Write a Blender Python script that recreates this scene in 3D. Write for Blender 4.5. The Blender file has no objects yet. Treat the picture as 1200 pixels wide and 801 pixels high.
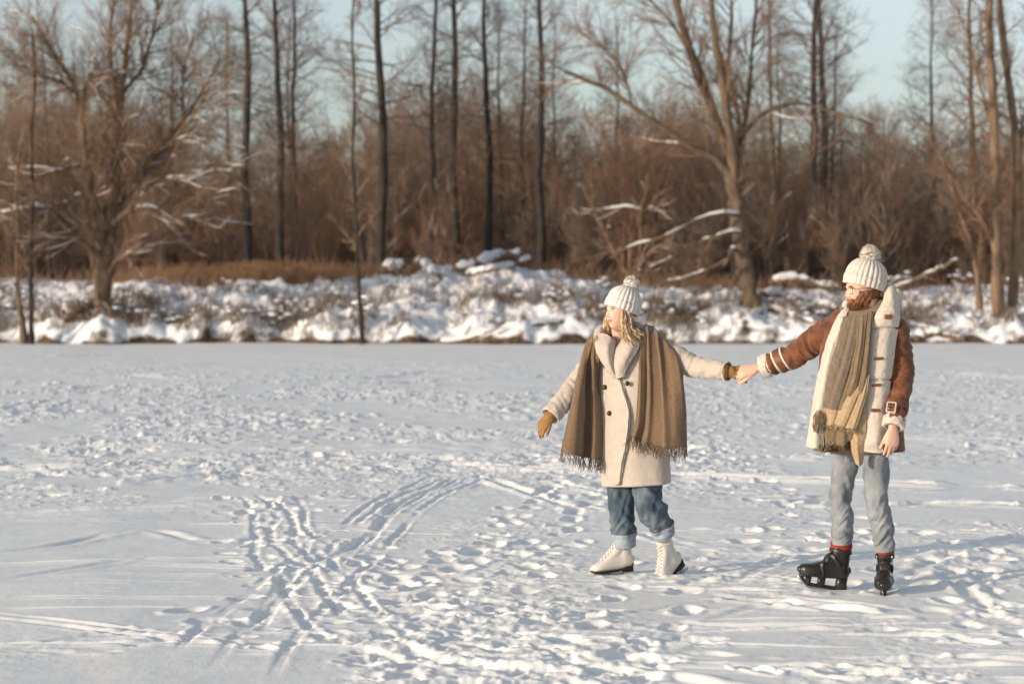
import bpy, math, random
import numpy as np
from mathutils import Vector, Matrix
from mathutils.bvhtree import BVHTree

SC = bpy.context.scene
COL = SC.collection
R = math.radians

# ------------------------------------------------------------------ camera, sky, sun, exposure
CAM_H = 1.70
PITCH = R(1.183)
FPX = 85.0 / 36.0 * 1200.0
cam_d = bpy.data.cameras.new('camera')
cam_d.lens = 85.0
cam_d.sensor_width = 36.0
cam_d.clip_end = 3000.0
cam_d.dof.use_dof = True
cam_d.dof.focus_distance = 14.0
cam_d.dof.aperture_fstop = 3.0
cam = bpy.data.objects.new('camera', cam_d)
COL.objects.link(cam)
cam.location = (0, 0, CAM_H)
cam.rotation_euler = (math.pi / 2 - PITCH, 0, 0)
SC.camera = cam

SUN_EL = 11.0
SUN_DIR = np.array([-0.81, -0.59])           # ground direction towards the sun
SUN_DIR = SUN_DIR / np.linalg.norm(SUN_DIR)
az = math.atan2(SUN_DIR[0], SUN_DIR[1])      # clockwise from +Y
world = bpy.data.worlds.new('World')
SC.world = world
world.use_nodes = True
wn = world.node_tree
bg = wn.nodes['Background']
sky = wn.nodes.new('ShaderNodeTexSky')
sky.sky_type = 'NISHITA'
sky.sun_disc = False
sky.sun_elevation = R(SUN_EL)
sky.sun_rotation = az
sky.altitude = 100
sky.air_density = 1.0
sky.dust_density = 1.7
sky.ozone_density = 2.5
hs = wn.nodes.new("ShaderNodeHueSaturation"); hs.inputs["Saturation"].default_value = 0.43; hs.inputs["Hue"].default_value = 0.512
wn.links.new(sky.outputs[0], hs.inputs["Color"]); tint = wn.nodes.new("ShaderNodeMixRGB"); tint.blend_type = "MULTIPLY"; tint.inputs[0].default_value = 1.0
tint.inputs[2].default_value = (0.96, 0.99, 0.96, 1)      # cool neutral winter air
wn.links.new(hs.outputs[0], tint.inputs[1]); wn.links.new(tint.outputs[0], bg.inputs[0])
bg.inputs[1].default_value = 0.15

sun_d = bpy.data.lights.new('sun', 'SUN')
sun_d.energy = 2.75
sun_d.angle = R(0.5)
sun_d.color = (1.0, 0.79, 0.575)
sun = bpy.data.objects.new('sun', sun_d)
COL.objects.link(sun)
to_sun = Vector((SUN_DIR[0] * math.cos(R(SUN_EL)), SUN_DIR[1] * math.cos(R(SUN_EL)), math.sin(R(SUN_EL))))
sun.rotation_euler = to_sun.to_track_quat('Z', 'Y').to_euler()
sun.location = (-20, -12, 12)

SC.view_settings.view_transform = 'Standard'
SC.view_settings.look = 'None'
SC.view_settings.exposure = 0.53
SC.view_settings.gamma = 1.0
SC.view_settings.use_curve_mapping = False

# ------------------------------------------------------------------ measuring helpers
def ray(px, py):
    a = (px - 600.0) / FPX
    b = (400.5 - py) / FPX
    return np.array([a, math.cos(PITCH) + b * math.sin(PITCH), -math.sin(PITCH) + b * math.cos(PITCH)])

def P(px, py, Y):
    d = ray(px, py)
    t = Y / d[1]
    return np.array([d[0] * t, Y, CAM_H + d[2] * t])

def G(px, py):
    d = ray(px, py)
    t = -CAM_H / d[2]
    return np.array([d[0] * t, d[1] * t])

def unit(v):
    v = np.asarray(v, float)
    return v / (np.linalg.norm(v, axis=-1, keepdims=True) + 1e-12)

def cat(pts, n):
    """Catmull-Rom through rows of pts, n samples."""
    p = np.asarray(pts, float)
    if p.ndim == 1:
        p = p[:, None]; flat = True
    else:
        flat = False
    m = len(p)
    t = np.linspace(0, m - 1, n)
    i = np.clip(t.astype(int), 0, m - 2)
    f = (t - i)[:, None]
    q = np.vstack([2 * p[0] - p[1], p, 2 * p[-1] - p[-2]])
    a, b, c, d = q[i], q[i + 1], q[i + 2], q[i + 3]
    r = 0.5 * (2 * b + (c - a) * f + (2 * a - 5 * b + 4 * c - d) * f ** 2 + (3 * b - a - 3 * c + d) * f ** 3)
    return r[:, 0] if flat else r

# ------------------------------------------------------------------ noise
_pr = np.random.RandomState(7)
_perm = np.concatenate([_pr.permutation(1024)] * 3)
_val = _pr.rand(1024) * 2 - 1

def vnoise2(x, y):
    xi = np.floor(x).astype(np.int64); yi = np.floor(y).astype(np.int64)
    fx = x - xi; fy = y - yi
    fx = fx * fx * fx * (fx * (fx * 6 - 15) + 10); fy = fy * fy * fy * (fy * (fy * 6 - 15) + 10)
    h = lambda a, b: _val[_perm[(_perm[a & 1023] + b) & 1023]]
    return (h(xi, yi) * (1 - fx) + h(xi + 1, yi) * fx) * (1 - fy) + (h(xi, yi + 1) * (1 - fx) + h(xi + 1, yi + 1) * fx) * fy

def vnoise3(p):
    x, y, z = p[..., 0], p[..., 1], p[..., 2]
    xi = np.floor(x).astype(np.int64); yi = np.floor(y).astype(np.int64); zi = np.floor(z).astype(np.int64)
    f = [x - xi, y - yi, z - zi]
    f = [q * q * (3 - 2 * q) for q in f]
    out = 0
    for dx in (0, 1):
        for dy in (0, 1):
            for dz in (0, 1):
                w = (f[0] if dx else 1 - f[0]) * (f[1] if dy else 1 - f[1]) * (f[2] if dz else 1 - f[2])
                out = out + w * _val[_perm[(_perm[(_perm[(xi + dx) & 1023] + yi + dy) & 1023] + zi + dz) & 1023]]
    return out

def fbm2(x, y, o=4, g=0.5):
    s, a = 0, 1.0
    for k in range(o):
        s = s + a * vnoise2(x * 2 ** k + 17.3 * k, y * 2 ** k - 9.1 * k)
        a *= g
    return s

def fbm3(p, o=3, g=0.5):
    s, a = 0, 1.0
    for k in range(o):
        s = s + a * vnoise3(p * 2 ** k + 11.7 * k)
        a *= g
    return s

def sstep(a, b, x):
    t = np.clip((x - a) / (b - a), 0, 1)
    return t * t * (3 - 2 * t)

# ------------------------------------------------------------------ mesh helpers
class Buf:
    """collects quads and triangles of ONE part"""
    def __init__(s):
        s.v = []; s.f = []; s.m = []; s.n = 0
    def add(s, v, f, mat=0):
        v = np.asarray(v, float).reshape(-1, 3)
        f = np.asarray(f, int)
        if f.shape[1] == 3:
            f = np.hstack([f, f[:, 2:3]])
        s.v.append(v); s.f.append(f + s.n); s.m.append(np.full(len(f), mat)); s.n += len(v)
        return s
    def arrays(s):
        return np.vstack(s.v), np.vstack(s.f), np.concatenate(s.m)

def to_mesh(name, buf, mats, smooth=True):
    v, f, mi = buf.arrays()
    me = bpy.data.meshes.new(name)
    tri = f[:, 2] == f[:, 3]
    tot = np.where(tri, 3, 4)
    start = np.concatenate([[0], np.cumsum(tot)[:-1]])
    keep = np.ones(f.shape, bool); keep[tri, 3] = False
    loops = f[keep]
    me.vertices.add(len(v)); me.vertices.foreach_set('co', v.astype(np.float32).ravel())
    me.loops.add(len(loops)); me.loops.foreach_set('vertex_index', loops.astype(np.int32))
    me.polygons.add(len(f)); me.polygons.foreach_set('loop_start', start.astype(np.int32))
    me.polygons.foreach_set('loop_total', tot.astype(np.int32))
    me.polygons.foreach_set('material_index', mi.astype(np.int32))
    me.polygons.foreach_set('use_smooth', np.full(len(f), smooth))
    for m in (mats if isinstance(mats, (list, tuple)) else [mats]):
        me.materials.append(m)
    me.update(calc_edges=True)
    me.validate()
    return me

def part(name, buf, mats, parent=None, smooth=True, label=None):
    me = to_mesh(name, buf, mats, smooth)
    o = bpy.data.objects.new(name, me)
    COL.objects.link(o)
    if parent is not None:
        o.parent = parent
        o.matrix_parent_inverse = root_inv(parent)
    if label: o['label'] = label
    return o

def root_inv(p):
    return p.matrix_basis.inverted() if p.parent is None else Matrix.Identity(4)

def empty(name, loc, label, cat_, group=None, kind=None):
    o = bpy.data.objects.new(name, None)
    o.empty_display_size = 0.2
    COL.objects.link(o)
    o.location = loc
    tag(o, label, cat_, group, kind)
    return o

def tag(o, label=None, cat_=None, group=None, kind=None):
    if label: o['label'] = label
    if cat_: o['category'] = cat_
    if group: o['group'] = group
    if kind: o['kind'] = kind
    return o

def grid_faces(n, k, closed):
    i = np.arange(n - 1)[:, None]; j = np.arange(k if closed else k - 1)[None, :]
    j2 = (j + 1) % k
    return np.stack([(i * k + j), (i * k + j2), ((i + 1) * k + j2), ((i + 1) * k + j)], -1).reshape(-1, 4)

def loft(rings, cap0=True, cap1=True):
    r = np.asarray(rings, float)
    n, k, _ = r.shape
    f = grid_faces(n, k, True)
    v = r.reshape(-1, 3)
    ex = []
    if cap0:
        v = np.vstack([v, r[0].mean(0)]); c = len(v) - 1
        j = np.arange(k); ex.append(np.stack([np.full(k, c), (j + 1) % k, j, j], 1))
    if cap1:
        v = np.vstack([v, r[-1].mean(0)]); c = len(v) - 1
        j = np.arange(k); b = (n - 1) * k; ex.append(np.stack([np.full(k, c), b + j, b + (j + 1) % k, b + (j + 1) % k], 1))
    if ex: f = np.vstack([f] + ex)
    return v, f

def frames(p, side):
    t = unit(np.gradient(p, axis=0))
    s = np.broadcast_to(np.asarray(side, float), p.shape)
    a = unit(s - t * np.sum(s * t, 1, keepdims=True))
    b = np.cross(t, a)
    return t, a, b

def tube(pts, ra, rb=None, side=(1, 0, 0), n=24, k=20, round_ends=(False, False), disp=None, power=2.0, resample=True):
    """rings (n,k,3) about a smooth path; ra along `side`, rb across it. disp(theta, s, pos)->outward metres"""
    p = np.asarray(pts, float)
    ra = np.broadcast_to(np.asarray(ra, float), (len(p),))
    rb = ra if rb is None else np.broadcast_to(np.asarray(rb, float), (len(p),))
    if resample:
        q = cat(p, n); A = cat(ra, n); B = cat(rb, n)
    else:
        q, A, B = p, ra, rb
    t, a, b = frames(q, side)
    th = np.linspace(0, 2 * np.pi, k, endpoint=False)
    c, s = np.cos(th), np.sin(th)
    if power != 2.0:
        m = (np.abs(c) ** power + np.abs(s) ** power) ** (-1.0 / power)
        c, s = c * m, s * m
    rings = q[:, None] + a[:, None] * (A[:, None] * c)[..., None] + b[:, None] * (B[:, None] * s)[..., None]
    if disp is not None:
        nrm = unit(a[:, None] * (c / 1)[None, :, None] + b[:, None] * s[None, :, None])
        S = np.linspace(0, 1, len(q))[:, None]
        rings = rings + nrm * disp(th[None, :], S, rings)[..., None]
    def endcap(e, sgn):
        out = []
        r = min(A[e], B[e])
        for ph in (0.35, 0.7, 1.0, 1.25, 1.42):
            out.append(q[e] + t[e] * sgn * r * math.sin(ph) + (rings[e] - q[e]) * math.cos(ph))
        return out
    R_ = list(rings)
    if round_ends[1]: R_ = R_ + endcap(len(q) - 1, 1)
    if round_ends[0]: R_ = endcap(0, -1)[::-1] + R_
    return np.array(R_)

def sheet(ctrl, nu=40, nv=40, thick=0.008, fold=None, fringe_edge=False):
    """thick cloth through a control grid ctrl[rows][cols] of points; returns v, f, top grid, normals"""
    c = np.asarray(ctrl, float)
    g = np.stack([cat(c[i], nv) for i in range(c.shape[0])], 0)
    g = np.stack([cat(g[:, j], nu) for j in range(nv)], 1)
    du = np.gradient(g, axis=0); dv = np.gradient(g, axis=1)
    nr = unit(np.cross(dv, du))
    vw = np.array([0, 0, CAM_H]) - g
    if np.mean(np.sum(nr * vw, -1)) < 0: nr = -nr
    if fold is not None:
        U, V = np.meshgrid(np.linspace(0, 1, nu), np.linspace(0, 1, nv), indexing='ij')
        g = g + nr * fold(U, V, g)[..., None]
        du = np.gradient(g, axis=0); dv = np.gradient(g, axis=1)
        n2 = unit(np.cross(dv, du)); n2 *= np.sign(np.mean(np.sum(n2 * nr, -1)))
        nr = n2
    back = g - nr * thick
    f1 = grid_faces(nu, nv, False)
    N = nu * nv
    v = np.vstack([g.reshape(-1, 3), back.reshape(-1, 3)])
    f2 = f1[:, ::-1] + N
    idx = np.arange(N).reshape(nu, nv)
    edge = np.concatenate([idx[0, :], idx[1:, -1], idx[-1, -2::-1], idx[-2:0:-1, 0]])
    e2 = np.roll(edge, -1)
    f3 = np.stack([edge, e2, e2 + N, edge + N], 1)
    return v, np.vstack([f1, f2, f3]), g, nr

def box_v(c, ax, ay, az_):
    c = np.asarray(c, float)
    v = np.array([c + sx * np.asarray(ax) + sy * np.asarray(ay) + sz * np.asarray(az_) for sx in (-1, 1) for sy in (-1, 1) for sz in (-1, 1)])
    f = np.array([[0, 1, 3, 2], [4, 6, 7, 5], [0, 4, 5, 1], [2, 3, 7, 6], [0, 2, 6, 4], [1, 5, 7, 3]])
    return v, f

def rbox(c, ax, ay, az_, p=5.0, n=14, k=24):
    """rounded slab: superellipsoid with half axes ax, ay, az"""
    ph = np.linspace(-np.pi / 2, np.pi / 2, n); th = np.linspace(0, 2 * np.pi, k, endpoint=False)
    sp = lambda x, e: np.sign(x) * np.abs(x) ** e
    e = 2.0 / p
    X = sp(np.cos(ph), e)[:, None] * sp(np.cos(th), e)[None]
    Y = sp(np.cos(ph), e)[:, None] * sp(np.sin(th), e)[None]
    Z = sp(np.sin(ph), e)[:, None] * np.ones(k)[None]
    r = np.asarray(c, float) + X[..., None] * np.asarray(ax, float) + Y[..., None] * np.asarray(ay, float) + Z[..., None] * np.asarray(az_, float)
    return loft(r)

def ball(c, r, n=20, k=28, disp=None, scale=(1, 1, 1)):
    ph = np.linspace(-np.pi / 2, np.pi / 2, n); th = np.linspace(0, 2 * np.pi, k, endpoint=False)
    d = np.stack([np.cos(ph)[:, None] * np.cos(th)[None], np.cos(ph)[:, None] * np.sin(th)[None], np.repeat(np.sin(ph)[:, None], k, 1)], -1)
    rr = r * (1 + (disp(d) if disp is not None else 0))
    if np.ndim(rr): rr = rr[..., None]
    return loft(np.asarray(c, float) + d * rr * np.asarray(scale, float))

def remesh(name, buf, mats, parent, voxel=0.004, smooth_it=4, label=None):
    """one continuous surface out of overlapping closed pieces"""
    o = part(name, buf, mats, None)
    m = o.modifiers.new('m', 'REMESH'); m.mode = 'VOXEL'; m.voxel_size = voxel; m.use_smooth_shade = True
    if smooth_it:
        s = o.modifiers.new('s', 'SMOOTH'); s.factor = 0.5; s.iterations = smooth_it
    bpy.context.view_layer.update()
    ev = o.evaluated_get(bpy.context.evaluated_depsgraph_get())
    me = bpy.data.meshes.new_from_object(ev)
    me.name = name
    old = o.data
    o.modifiers.clear()
    o.data = me
    bpy.data.meshes.remove(old)
    me.materials.clear()
    for q in (mats if isinstance(mats, (list, tuple)) else [mats]): me.materials.append(q)
    if parent is not None:
        o.parent = parent
        o.matrix_parent_inverse = root_inv(parent)
    if label: o['label'] = label
    return o

# ------------------------------------------------------------------ materials
def mat(name, col, rough=0.8, col2=None, scale=20.0, bump=0.0, bump_scale=60.0, detail=4.0, spec=0.3, sss=0.0, sss_r=(1, .3, .15), sheen=0.0, metal=0.0, stretch=(1, 1, 1), ramp=(0.35, 0.65), bump_dist=0.01):
    m = bpy.data.materials.new(name); m.use_nodes = True
    nt = m.node_tree; N = nt.nodes; L = nt.links
    b = N['Principled BSDF']
    b.inputs['Roughness'].default_value = rough
    b.inputs['Specular IOR Level'].default_value = spec
    b.inputs['Metallic'].default_value = metal
    if sss:
        b.inputs['Subsurface Weight'].default_value = sss
        b.inputs['Subsurface Radius'].default_value = sss_r
        b.inputs['Subsurface Scale'].default_value = 0.01
    if sheen:
        b.inputs['Sheen Weight'].default_value = sheen
        b.inputs['Sheen Roughness'].default_value = 0.5
    tc = N.new('ShaderNodeTexCoord'); mp = N.new('ShaderNodeMapping')
    mp.inputs['Scale'].default_value = stretch
    L.new(tc.outputs['Object'], mp.inputs[0])
    if col2 is not None:
        t = N.new('ShaderNodeTexNoise'); t.inputs['Scale'].default_value = scale; t.inputs['Detail'].default_value = detail
        L.new(mp.outputs[0], t.inputs['Vector'])
        r = N.new('ShaderNodeValToRGB')
        r.color_ramp.elements[0].position = ramp[0]; r.color_ramp.elements[1].position = ramp[1]
        r.color_ramp.elements[0].color = (*col, 1); r.color_ramp.elements[1].color = (*col2, 1)
        L.new(t.outputs['Fac'], r.inputs[0]); L.new(r.outputs[0], b.inputs['Base Color'])
    else:
        b.inputs['Base Color'].default_value = (*col, 1)
    if bump:
        t2 = N.new('ShaderNodeTexNoise'); t2.inputs['Scale'].default_value = bump_scale; t2.inputs['Detail'].default_value = 5.0
        L.new(mp.outputs[0], t2.inputs['Vector'])
        bm = N.new('ShaderNodeBump'); bm.inputs['Strength'].default_value = bump; bm.inputs['Distance'].default_value = bump_dist
        L.new(t2.outputs['Fac'], bm.inputs['Height']); L.new(bm.outputs[0], b.inputs['Normal'])
    return m
# ================================================================== SNOW FIELD
M_SNOW = mat('snow', (0.825, 0.83, 0.825), 0.6, (0.865, 0.87, 0.86), 3.0, bump=0.35, bump_scale=90.0, bump_dist=0.006, spec=0.25)
rng = np.random.RandomState(11)
SHORE_Y = 80.0
rows = [8.0]
while rows[-1] < 84.0:
    y = rows[-1]; rows.append(y + min(max(1.25e-4 * y * y, 0.016), 0.2))
rows = np.array([-80., -30., -10., 0., 4., 6., 7.2] + rows + [90., 120., 200., 600.])
u = np.linspace(-1, 1, 1050)
w = 0.228 * np.maximum(rows, 0) + 1.3
ext = np.array([1.5, 5., 18., 70., 250., 700.])
Xg = np.concatenate([-(w[:, None] + ext[::-1][None]), w[:, None] * u[None], w[:, None] + ext[None]], 1)
Yg = np.repeat(rows[:, None], Xg.shape[1], 1)
CW = (Xg[:, 600] - Xg[:, 599])
H = np.zeros_like(Xg)
fade = sstep(8.0, 8.6, Yg) * (1 - sstep(84, 88, Yg)) * (np.abs(Xg) < w[:, None] * 1.001)
# wide soft drifts and wind ripples
H += 0.020 * fbm2(Xg * 0.35, Yg * 0.25, 3) + 0.006 * fbm2(Xg * 1.3 + 5, Yg * 0.8, 3)

def gz(px0, px1, py0, py1, soft=0.35):
    """soft mask over a patch of ground between four pixels of the photo"""
    Y1 = 4816.0 / (py0 - 342.0); Y0 = 4816.0 / (py1 - 342.0)
    m = sstep(Y0 * (1 - soft * .25), Y0 * (1 + soft * .25), Yg) * (1 - sstep(Y1 * (1 - soft * .25), Y1 * (1 + soft * .25), Yg))
    x0 = (px0 - 600) / FPX * Yg; x1 = (px1 - 600) / FPX * Yg
    s = 0.03 * Yg
    return m * sstep(x0 - s, x0 + s, Xg) * (1 - sstep(x1 - s, x1 + s, Xg))

zone = np.zeros_like(Xg)
for a in [(-80, 700, 455, 568, .95), (640, 1300, 440, 540, .6), (-80, 1300, 425, 460, .35),
          (640, 900, 500, 585, .7), (880, 1300, 585, 640, .55), (-80, 290, 560, 600, .5),
          (520, 690, 590, 700, .55), (330, 1120, 735, 860, .95), (420, 760, 690, 760, .8), (760, 1300, 640, 690, .5),
          (-80, 380, 745, 800, .2), (1090, 1300, 660, 740, .7)]:
    zone = np.maximum(zone, a[4] * gz(*a[:4]))
brk = fbm2(Xg * 0.9 + 3.1, Yg * 0.45 + 8.2, 4)
churn = zone * sstep(-0.45, 0.55, brk + 0.35)
# trampled, lumpy snow: ridged noise plus pits
n1 = fbm2(Xg * 4.6 + 2, Yg * 3.2 + 1, 4, .55)
n2 = fbm2(Xg * 12.0 + 7, Yg * 8.5 + 4, 3, .55)
lump = 0.020 * np.clip(n1 + .15, -0.8, 1.2) + 0.008 * n2 + 0.016 * np.clip(0.35 - np.abs(n1), 0, 1)
faramp = 1.0 + 0.6 * sstep(18, 40, Yg)
crumb = 0.0035 * fbm2(Xg * 24, Yg * 17, 2, .6) * (1 + 1.2 * np.abs(n1)) * (1 - sstep(22, 34, Yg))
H0 = H.copy()
H += churn * (lump * faramp * (0.75 + 0.5 * fbm2(Xg * .5 + 31, Yg * .3 + 4, 2)))
H += (1 - churn) * 0.0025 * fbm2(Xg * 5, Yg * 4, 2)

def box_slice(x0, x1, y0, y1):
    i0 = np.searchsorted(rows, y0); i1 = np.searchsorted(rows, y1)
    if i1 <= i0: return None
    yy = rows[i0:i1]
    W0 = w[i0:i1]
    lo = min(x0 / W0[0], x0 / W0[-1]); hi = max(x1 / W0[0], x1 / W0[-1])
    if hi < -1 or lo > 1: return None
    j0 = max(0, int((lo + 1) / 2 * 1049)) + 6; j1 = min(1049, int((hi + 1) / 2 * 1049) + 2) + 6
    if j1 <= j0: return None
    return slice(i0, i1), slice(j0, j1)

def pit(cx, cy, ang, ln, wd, dep, rim=0.45):
    m = max(ln, wd) * 2.2
    s = box_slice(cx - m, cx + m, cy - m, cy + m)
    if s is None: return
    dx = Xg[s] - cx; dy = Yg[s] - cy
    c, sn = math.cos(ang), math.sin(ang)
    a = (dx * c + dy * sn) / ln; b = (-dx * sn + dy * c) / wd
    d = np.sqrt(a * a + b * b)
    d = d + 0.12 * vnoise2(dx * 14 + cx * 31, dy * 14 + cy * 17)
    H[s] += -dep * (1 - sstep(0.62, 1.05, d)) * np.clip(1 + (H[s] + .03) / .05, .1, 1) + np.clip(1 - (H[s] - .01) / .035, 0, 1) * .8 * rim * dep * np.exp(-((d - 1.22) / 0.2) ** 2) * (0.6 + 0.8 * vnoise2(dx * 9 + cy * 7, dy * 9 + cx * 3))

def clod(cx, cy, r, h):
    s = box_slice(cx - r * 1.7, cx + r * 1.7, cy - r * 1.7, cy + r * 1.7)
    if s is None: return
    dx = (Xg[s] - cx) / r; dy = (Yg[s] - cy) / r
    d = np.sqrt(dx * dx + dy * dy) + 0.25 * vnoise2(dx * 2.2 + cx * 13, dy * 2.2 + cy * 11)
    b = H[s]
    q = h * (1 + .6 * sstep(18, 30, cy)) * (1 - sstep(0.35, 1.1, d))
    q = q * (1 + .35 * vnoise2(dx * 3.3 + cx * 5, dy * 3.3 + cy * 9))
    H[s] = b + q * np.clip(1 - (b - 0.015) / 0.05, 0, 1)      # clods lie side by side, they do not pile up

def groove(px, wid=0.03, dep=0.02, ridge=0.02, offs=(0.0,), rw=None, world=False, broken=0.0, sides=(1, 1), ends=.9):
    pts = np.array([G(*q) for q in px]) if not world else np.array(px)
    c = cat(pts, max(12, 9 * len(pts)))
    t = unit(np.gradient(c, axis=0)); nn = np.stack([-t[:, 1], t[:, 0]], 1)
    rw = rw or wid * 1.5
    for o in offs:
        q = c + nn * o
        if len(offs) > 3:
            ss = np.linspace(0, 3, len(c))
            q = q + nn * (.055 * fbm2(ss * 1.3 + o * 23, ss * 0 + o * 41, 3))[:, None]
        m = wid * 5
        D = None
        s = box_slice(q[:, 0].min() - m, q[:, 0].max() + m, q[:, 1].min() - m, q[:, 1].max() + m)
        if s is None: continue
        X = Xg[s]; Y = Yg[s]
        D = np.full(X.shape, 9.0)
        for a, b in zip(q[:-1], q[1:]):
            ab = b - a; L2 = ab @ ab + 1e-9
            tt = np.clip(((X - a[0]) * ab[0] + (Y - a[1]) * ab[1]) / L2, 0, 1)
            ex = X - a[0] - tt * ab[0]; ey = Y - a[1] - tt * ab[1]
            d = np.hypot(ex, ey)
            sg = np.sign(ab[0] * ey - ab[1] * ex)
            D = np.where(d < np.abs(D), d * np.where(sg == 0, 1, sg), D)
        br = 1.0
        if broken: br = sstep(-broken, broken * .6, fbm2(X * 2.3 + 1.7, Y * 1.6, 3) + 0.15)
        rr = (0.85 + 0.35 * vnoise2(X * 6 + 3, Y * 5))
        A = np.abs(D)
        sd = np.where(D > 0, sides[0], sides[1])
        if ends:
            de = np.minimum(np.hypot(X - q[0, 0], Y - q[0, 1]), np.hypot(X - q[-1, 0], Y - q[-1, 1]))
            br = br * sstep(0, ends, de + .25 * vnoise2(X * 3 + o * 9, Y * 3))
        H[s] += br * (-dep * (1 - sstep(wid * .55, wid * 1.1, A)) + ridge * sd * rr * np.exp(-((A - wid - rw * .6) / (rw * .7)) ** 2))

# broad sledge track and ski marks crossing in an X
groove([(560, 556), (520, 570), (470, 592), (430, 624), (398, 654), (370, 680)], .026, .016, .010, (-.25, -.14, -.01, .10, .23), rw=.028, broken=.8, ends=1.6)
groove([(400, 650), (362, 684), (325, 716), (285, 752), (258, 790)], .030, .020, .012, (-.27, -.05, .24), rw=.03, broken=.8)
groove([(308, 578), (330, 604), (338, 632), (346, 658), (364, 690)], .028, .014, .009, (-.21, -.08, .10, .20), rw=.03, broken=.7, ends=1.2)
groove([(352, 664), (366, 694), (390, 724), (424, 756)], .032, .024, .014, (-.16, .06, .27), rw=.03, broken=.8)
for k in range(90):
    px = rng.normal(365, 55); py = rng.uniform(575, 765); x, y = G(px, py)
    pit(x, y, rng.uniform(0, 3.1), rng.uniform(.05, .13), rng.uniform(.04, .07), rng.uniform(.012, .035), .5)
groove([(470, 588), (440, 620), (400, 650), (350, 665), (300, 735), (268, 760)], .06, .028, .02, (0,), broken=.5)
# long single tracks
groove([(-200, 702), (-60, 718), (60, 735), (150, 747), (250, 757), (330, 765)], .03, .018, .016, (0, .13), rw=.035, broken=1.2)
groove([(-60, 775), (120, 762), (200, 752), (330, 742)], .06, .025, .02)
groove([(-60, 652), (60, 640), (170, 622), (260, 640), (330, 620)], .05, .018, .02, broken=.5)
groove([(-60, 690), (90, 668), (180, 655), (290, 652)], .045, .016, .018, broken=.5)
groove([(-60, 607), (120, 600), (300, 592), (470, 578)], .09, .03, .04, broken=.5)
groove([(440, 662), (540, 640), (640, 632), (720, 640)], .04, .014, .016, broken=.6)
groove([(430, 640), (520, 640), (640, 628)], .03, .012, .016, broken=.6)
groove([(380, 700), (520, 694), (620, 690), (705, 676)], .035, .018, .020, (0, .10, .21))
groove([(430, 770), (600, 785), (760, 792), (960, 815)], .07, .03, .045, rw=.07, broken=.3)
groove([(350, 745), (480, 765), (560, 805)], .07, .03, .045, rw=.06, broken=.3)
groove([(600, 664), (650, 662), (700, 672), (745, 672)], .02, .012, .012, (0, .06))
groove([(800, 690), (880, 702), (1000, 716), (1150, 726), (1290, 735)], .05, .022, .032, (0, .22), rw=.06, broken=.3)
groove([(830, 725), (900, 708), (1020, 712), (1150, 720), (1175, 735)], .045, .02, .03, rw=.05, broken=.3)
groove([(720, 722), (860, 732), (1000, 733), (1140, 742), (1300, 750)], .06, .02, .03, rw=.06, broken=.4)
groove([(760, 690), (860, 672), (940, 682), (1000, 697)], .03, .012, .016)
groove([(560, 560), (680, 600), (780, 632), (900, 648), (1040, 652), (1290, 640)], .06, .022, .03, rw=.06, broken=.35)
groove([(640, 585), (760, 615), (880, 622), (1040, 620), (1290, 628)], .06, .02, .03, rw=.06, broken=.35)
groove([(520, 545), (700, 556), (860, 562), (1050, 566), (1290, 572)], .10, .03, .055, rw=.1, broken=.3)
groove([(860, 585), (1000, 592), (1140, 590), (1290, 598)], .08, .025, .04, rw=.08, broken=.4)
groove([(620, 560), (760, 588), (900, 590), (1000, 575)], .05, .016, .022, broken=.4)
groove([(1040, 700), (1090, 660), (1150, 640), (1290, 612)], .05, .02, .03, broken=.3)
groove([(1000, 760), (1100, 768), (1200, 775), (1300, 786)], .06, .02, .035, rw=.06, broken=.25)
groove([(1090, 660), (1130, 690), (1160, 720), (1230, 745)], .06, .03, .04, rw=.05, broken=.3)
groove([(-60, 575), (150, 566), (330, 552), (520, 548)], .10, .03, .05, rw=.1, broken=.4)
groove([(-60, 545), (100, 548), (260, 538)], .10, .02, .05, rw=.1, broken=.4)
groove([(840, 690), (905, 660), (960, 640)], .05, .02, .025, broken=.3)
for k in range(26):
    py = rng.uniform(412, 540); px = rng.uniform(-50, 1150); L = rng.uniform(80, 320); s = rng.uniform(-.05, .06)
    groove([(px, py), (px + L * .5, py + L * .5 * s + rng.uniform(-3, 3)), (px + L, py + L * s)], .09, .02, .05, rw=.12, broken=.35)

for k in range(290):                     # thin curved blade marks all over
    py = 342 + 4816 / rng.uniform(10.8, 27); x, y = G(rng.uniform(-60, 1240), py)
    if k % 4 and x < -.06 * y and y < 19: continue
    a = rng.normal(.0, .28) + (math.pi if k % 2 else 0); L = rng.uniform(1.2, 4.0); cv = rng.normal(0, .35)
    pts = []
    for t in np.linspace(0, 1, 5):
        pts.append((x, y)); x += math.cos(a) * L / 4; y += math.sin(a) * L / 4 * .8; a += cv / 4
    groove(pts, rng.uniform(.014, .034), rng.uniform(.010, .024), rng.uniform(.012, .036), world=True, rw=rng.uniform(.03, .06), broken=rng.choice([0, .3, .5]), sides=(rng.uniform(.3, 1), rng.uniform(.3, 1)))

def trail(px, step=0.36, spread=0.13, ln=.145, wd=.065, dep=.05, jit=.07):
    pts = np.array([G(*q) for q in px]); c = cat(pts, 200)
    d = np.concatenate([[0], np.cumsum(np.linalg.norm(np.diff(c, axis=0), axis=1))])
    k = 0
    for s in np.arange(0, d[-1], step):
        i = min(np.searchsorted(d, s), 198)
        t = unit(c[i + 1] - c[i]); nn = np.array([-t[1], t[0]])
        q = c[i] + nn * spread * (1 if k % 2 else -1) + rng.randn(2) * jit
        pit(q[0], q[1], math.atan2(t[1], t[0]) + rng.randn() * .25, ln * rng.uniform(.85, 1.2), wd * rng.uniform(.9, 1.5), dep * rng.uniform(.6, 1.25), rng.uniform(.3, .6))
        k += 1

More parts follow.
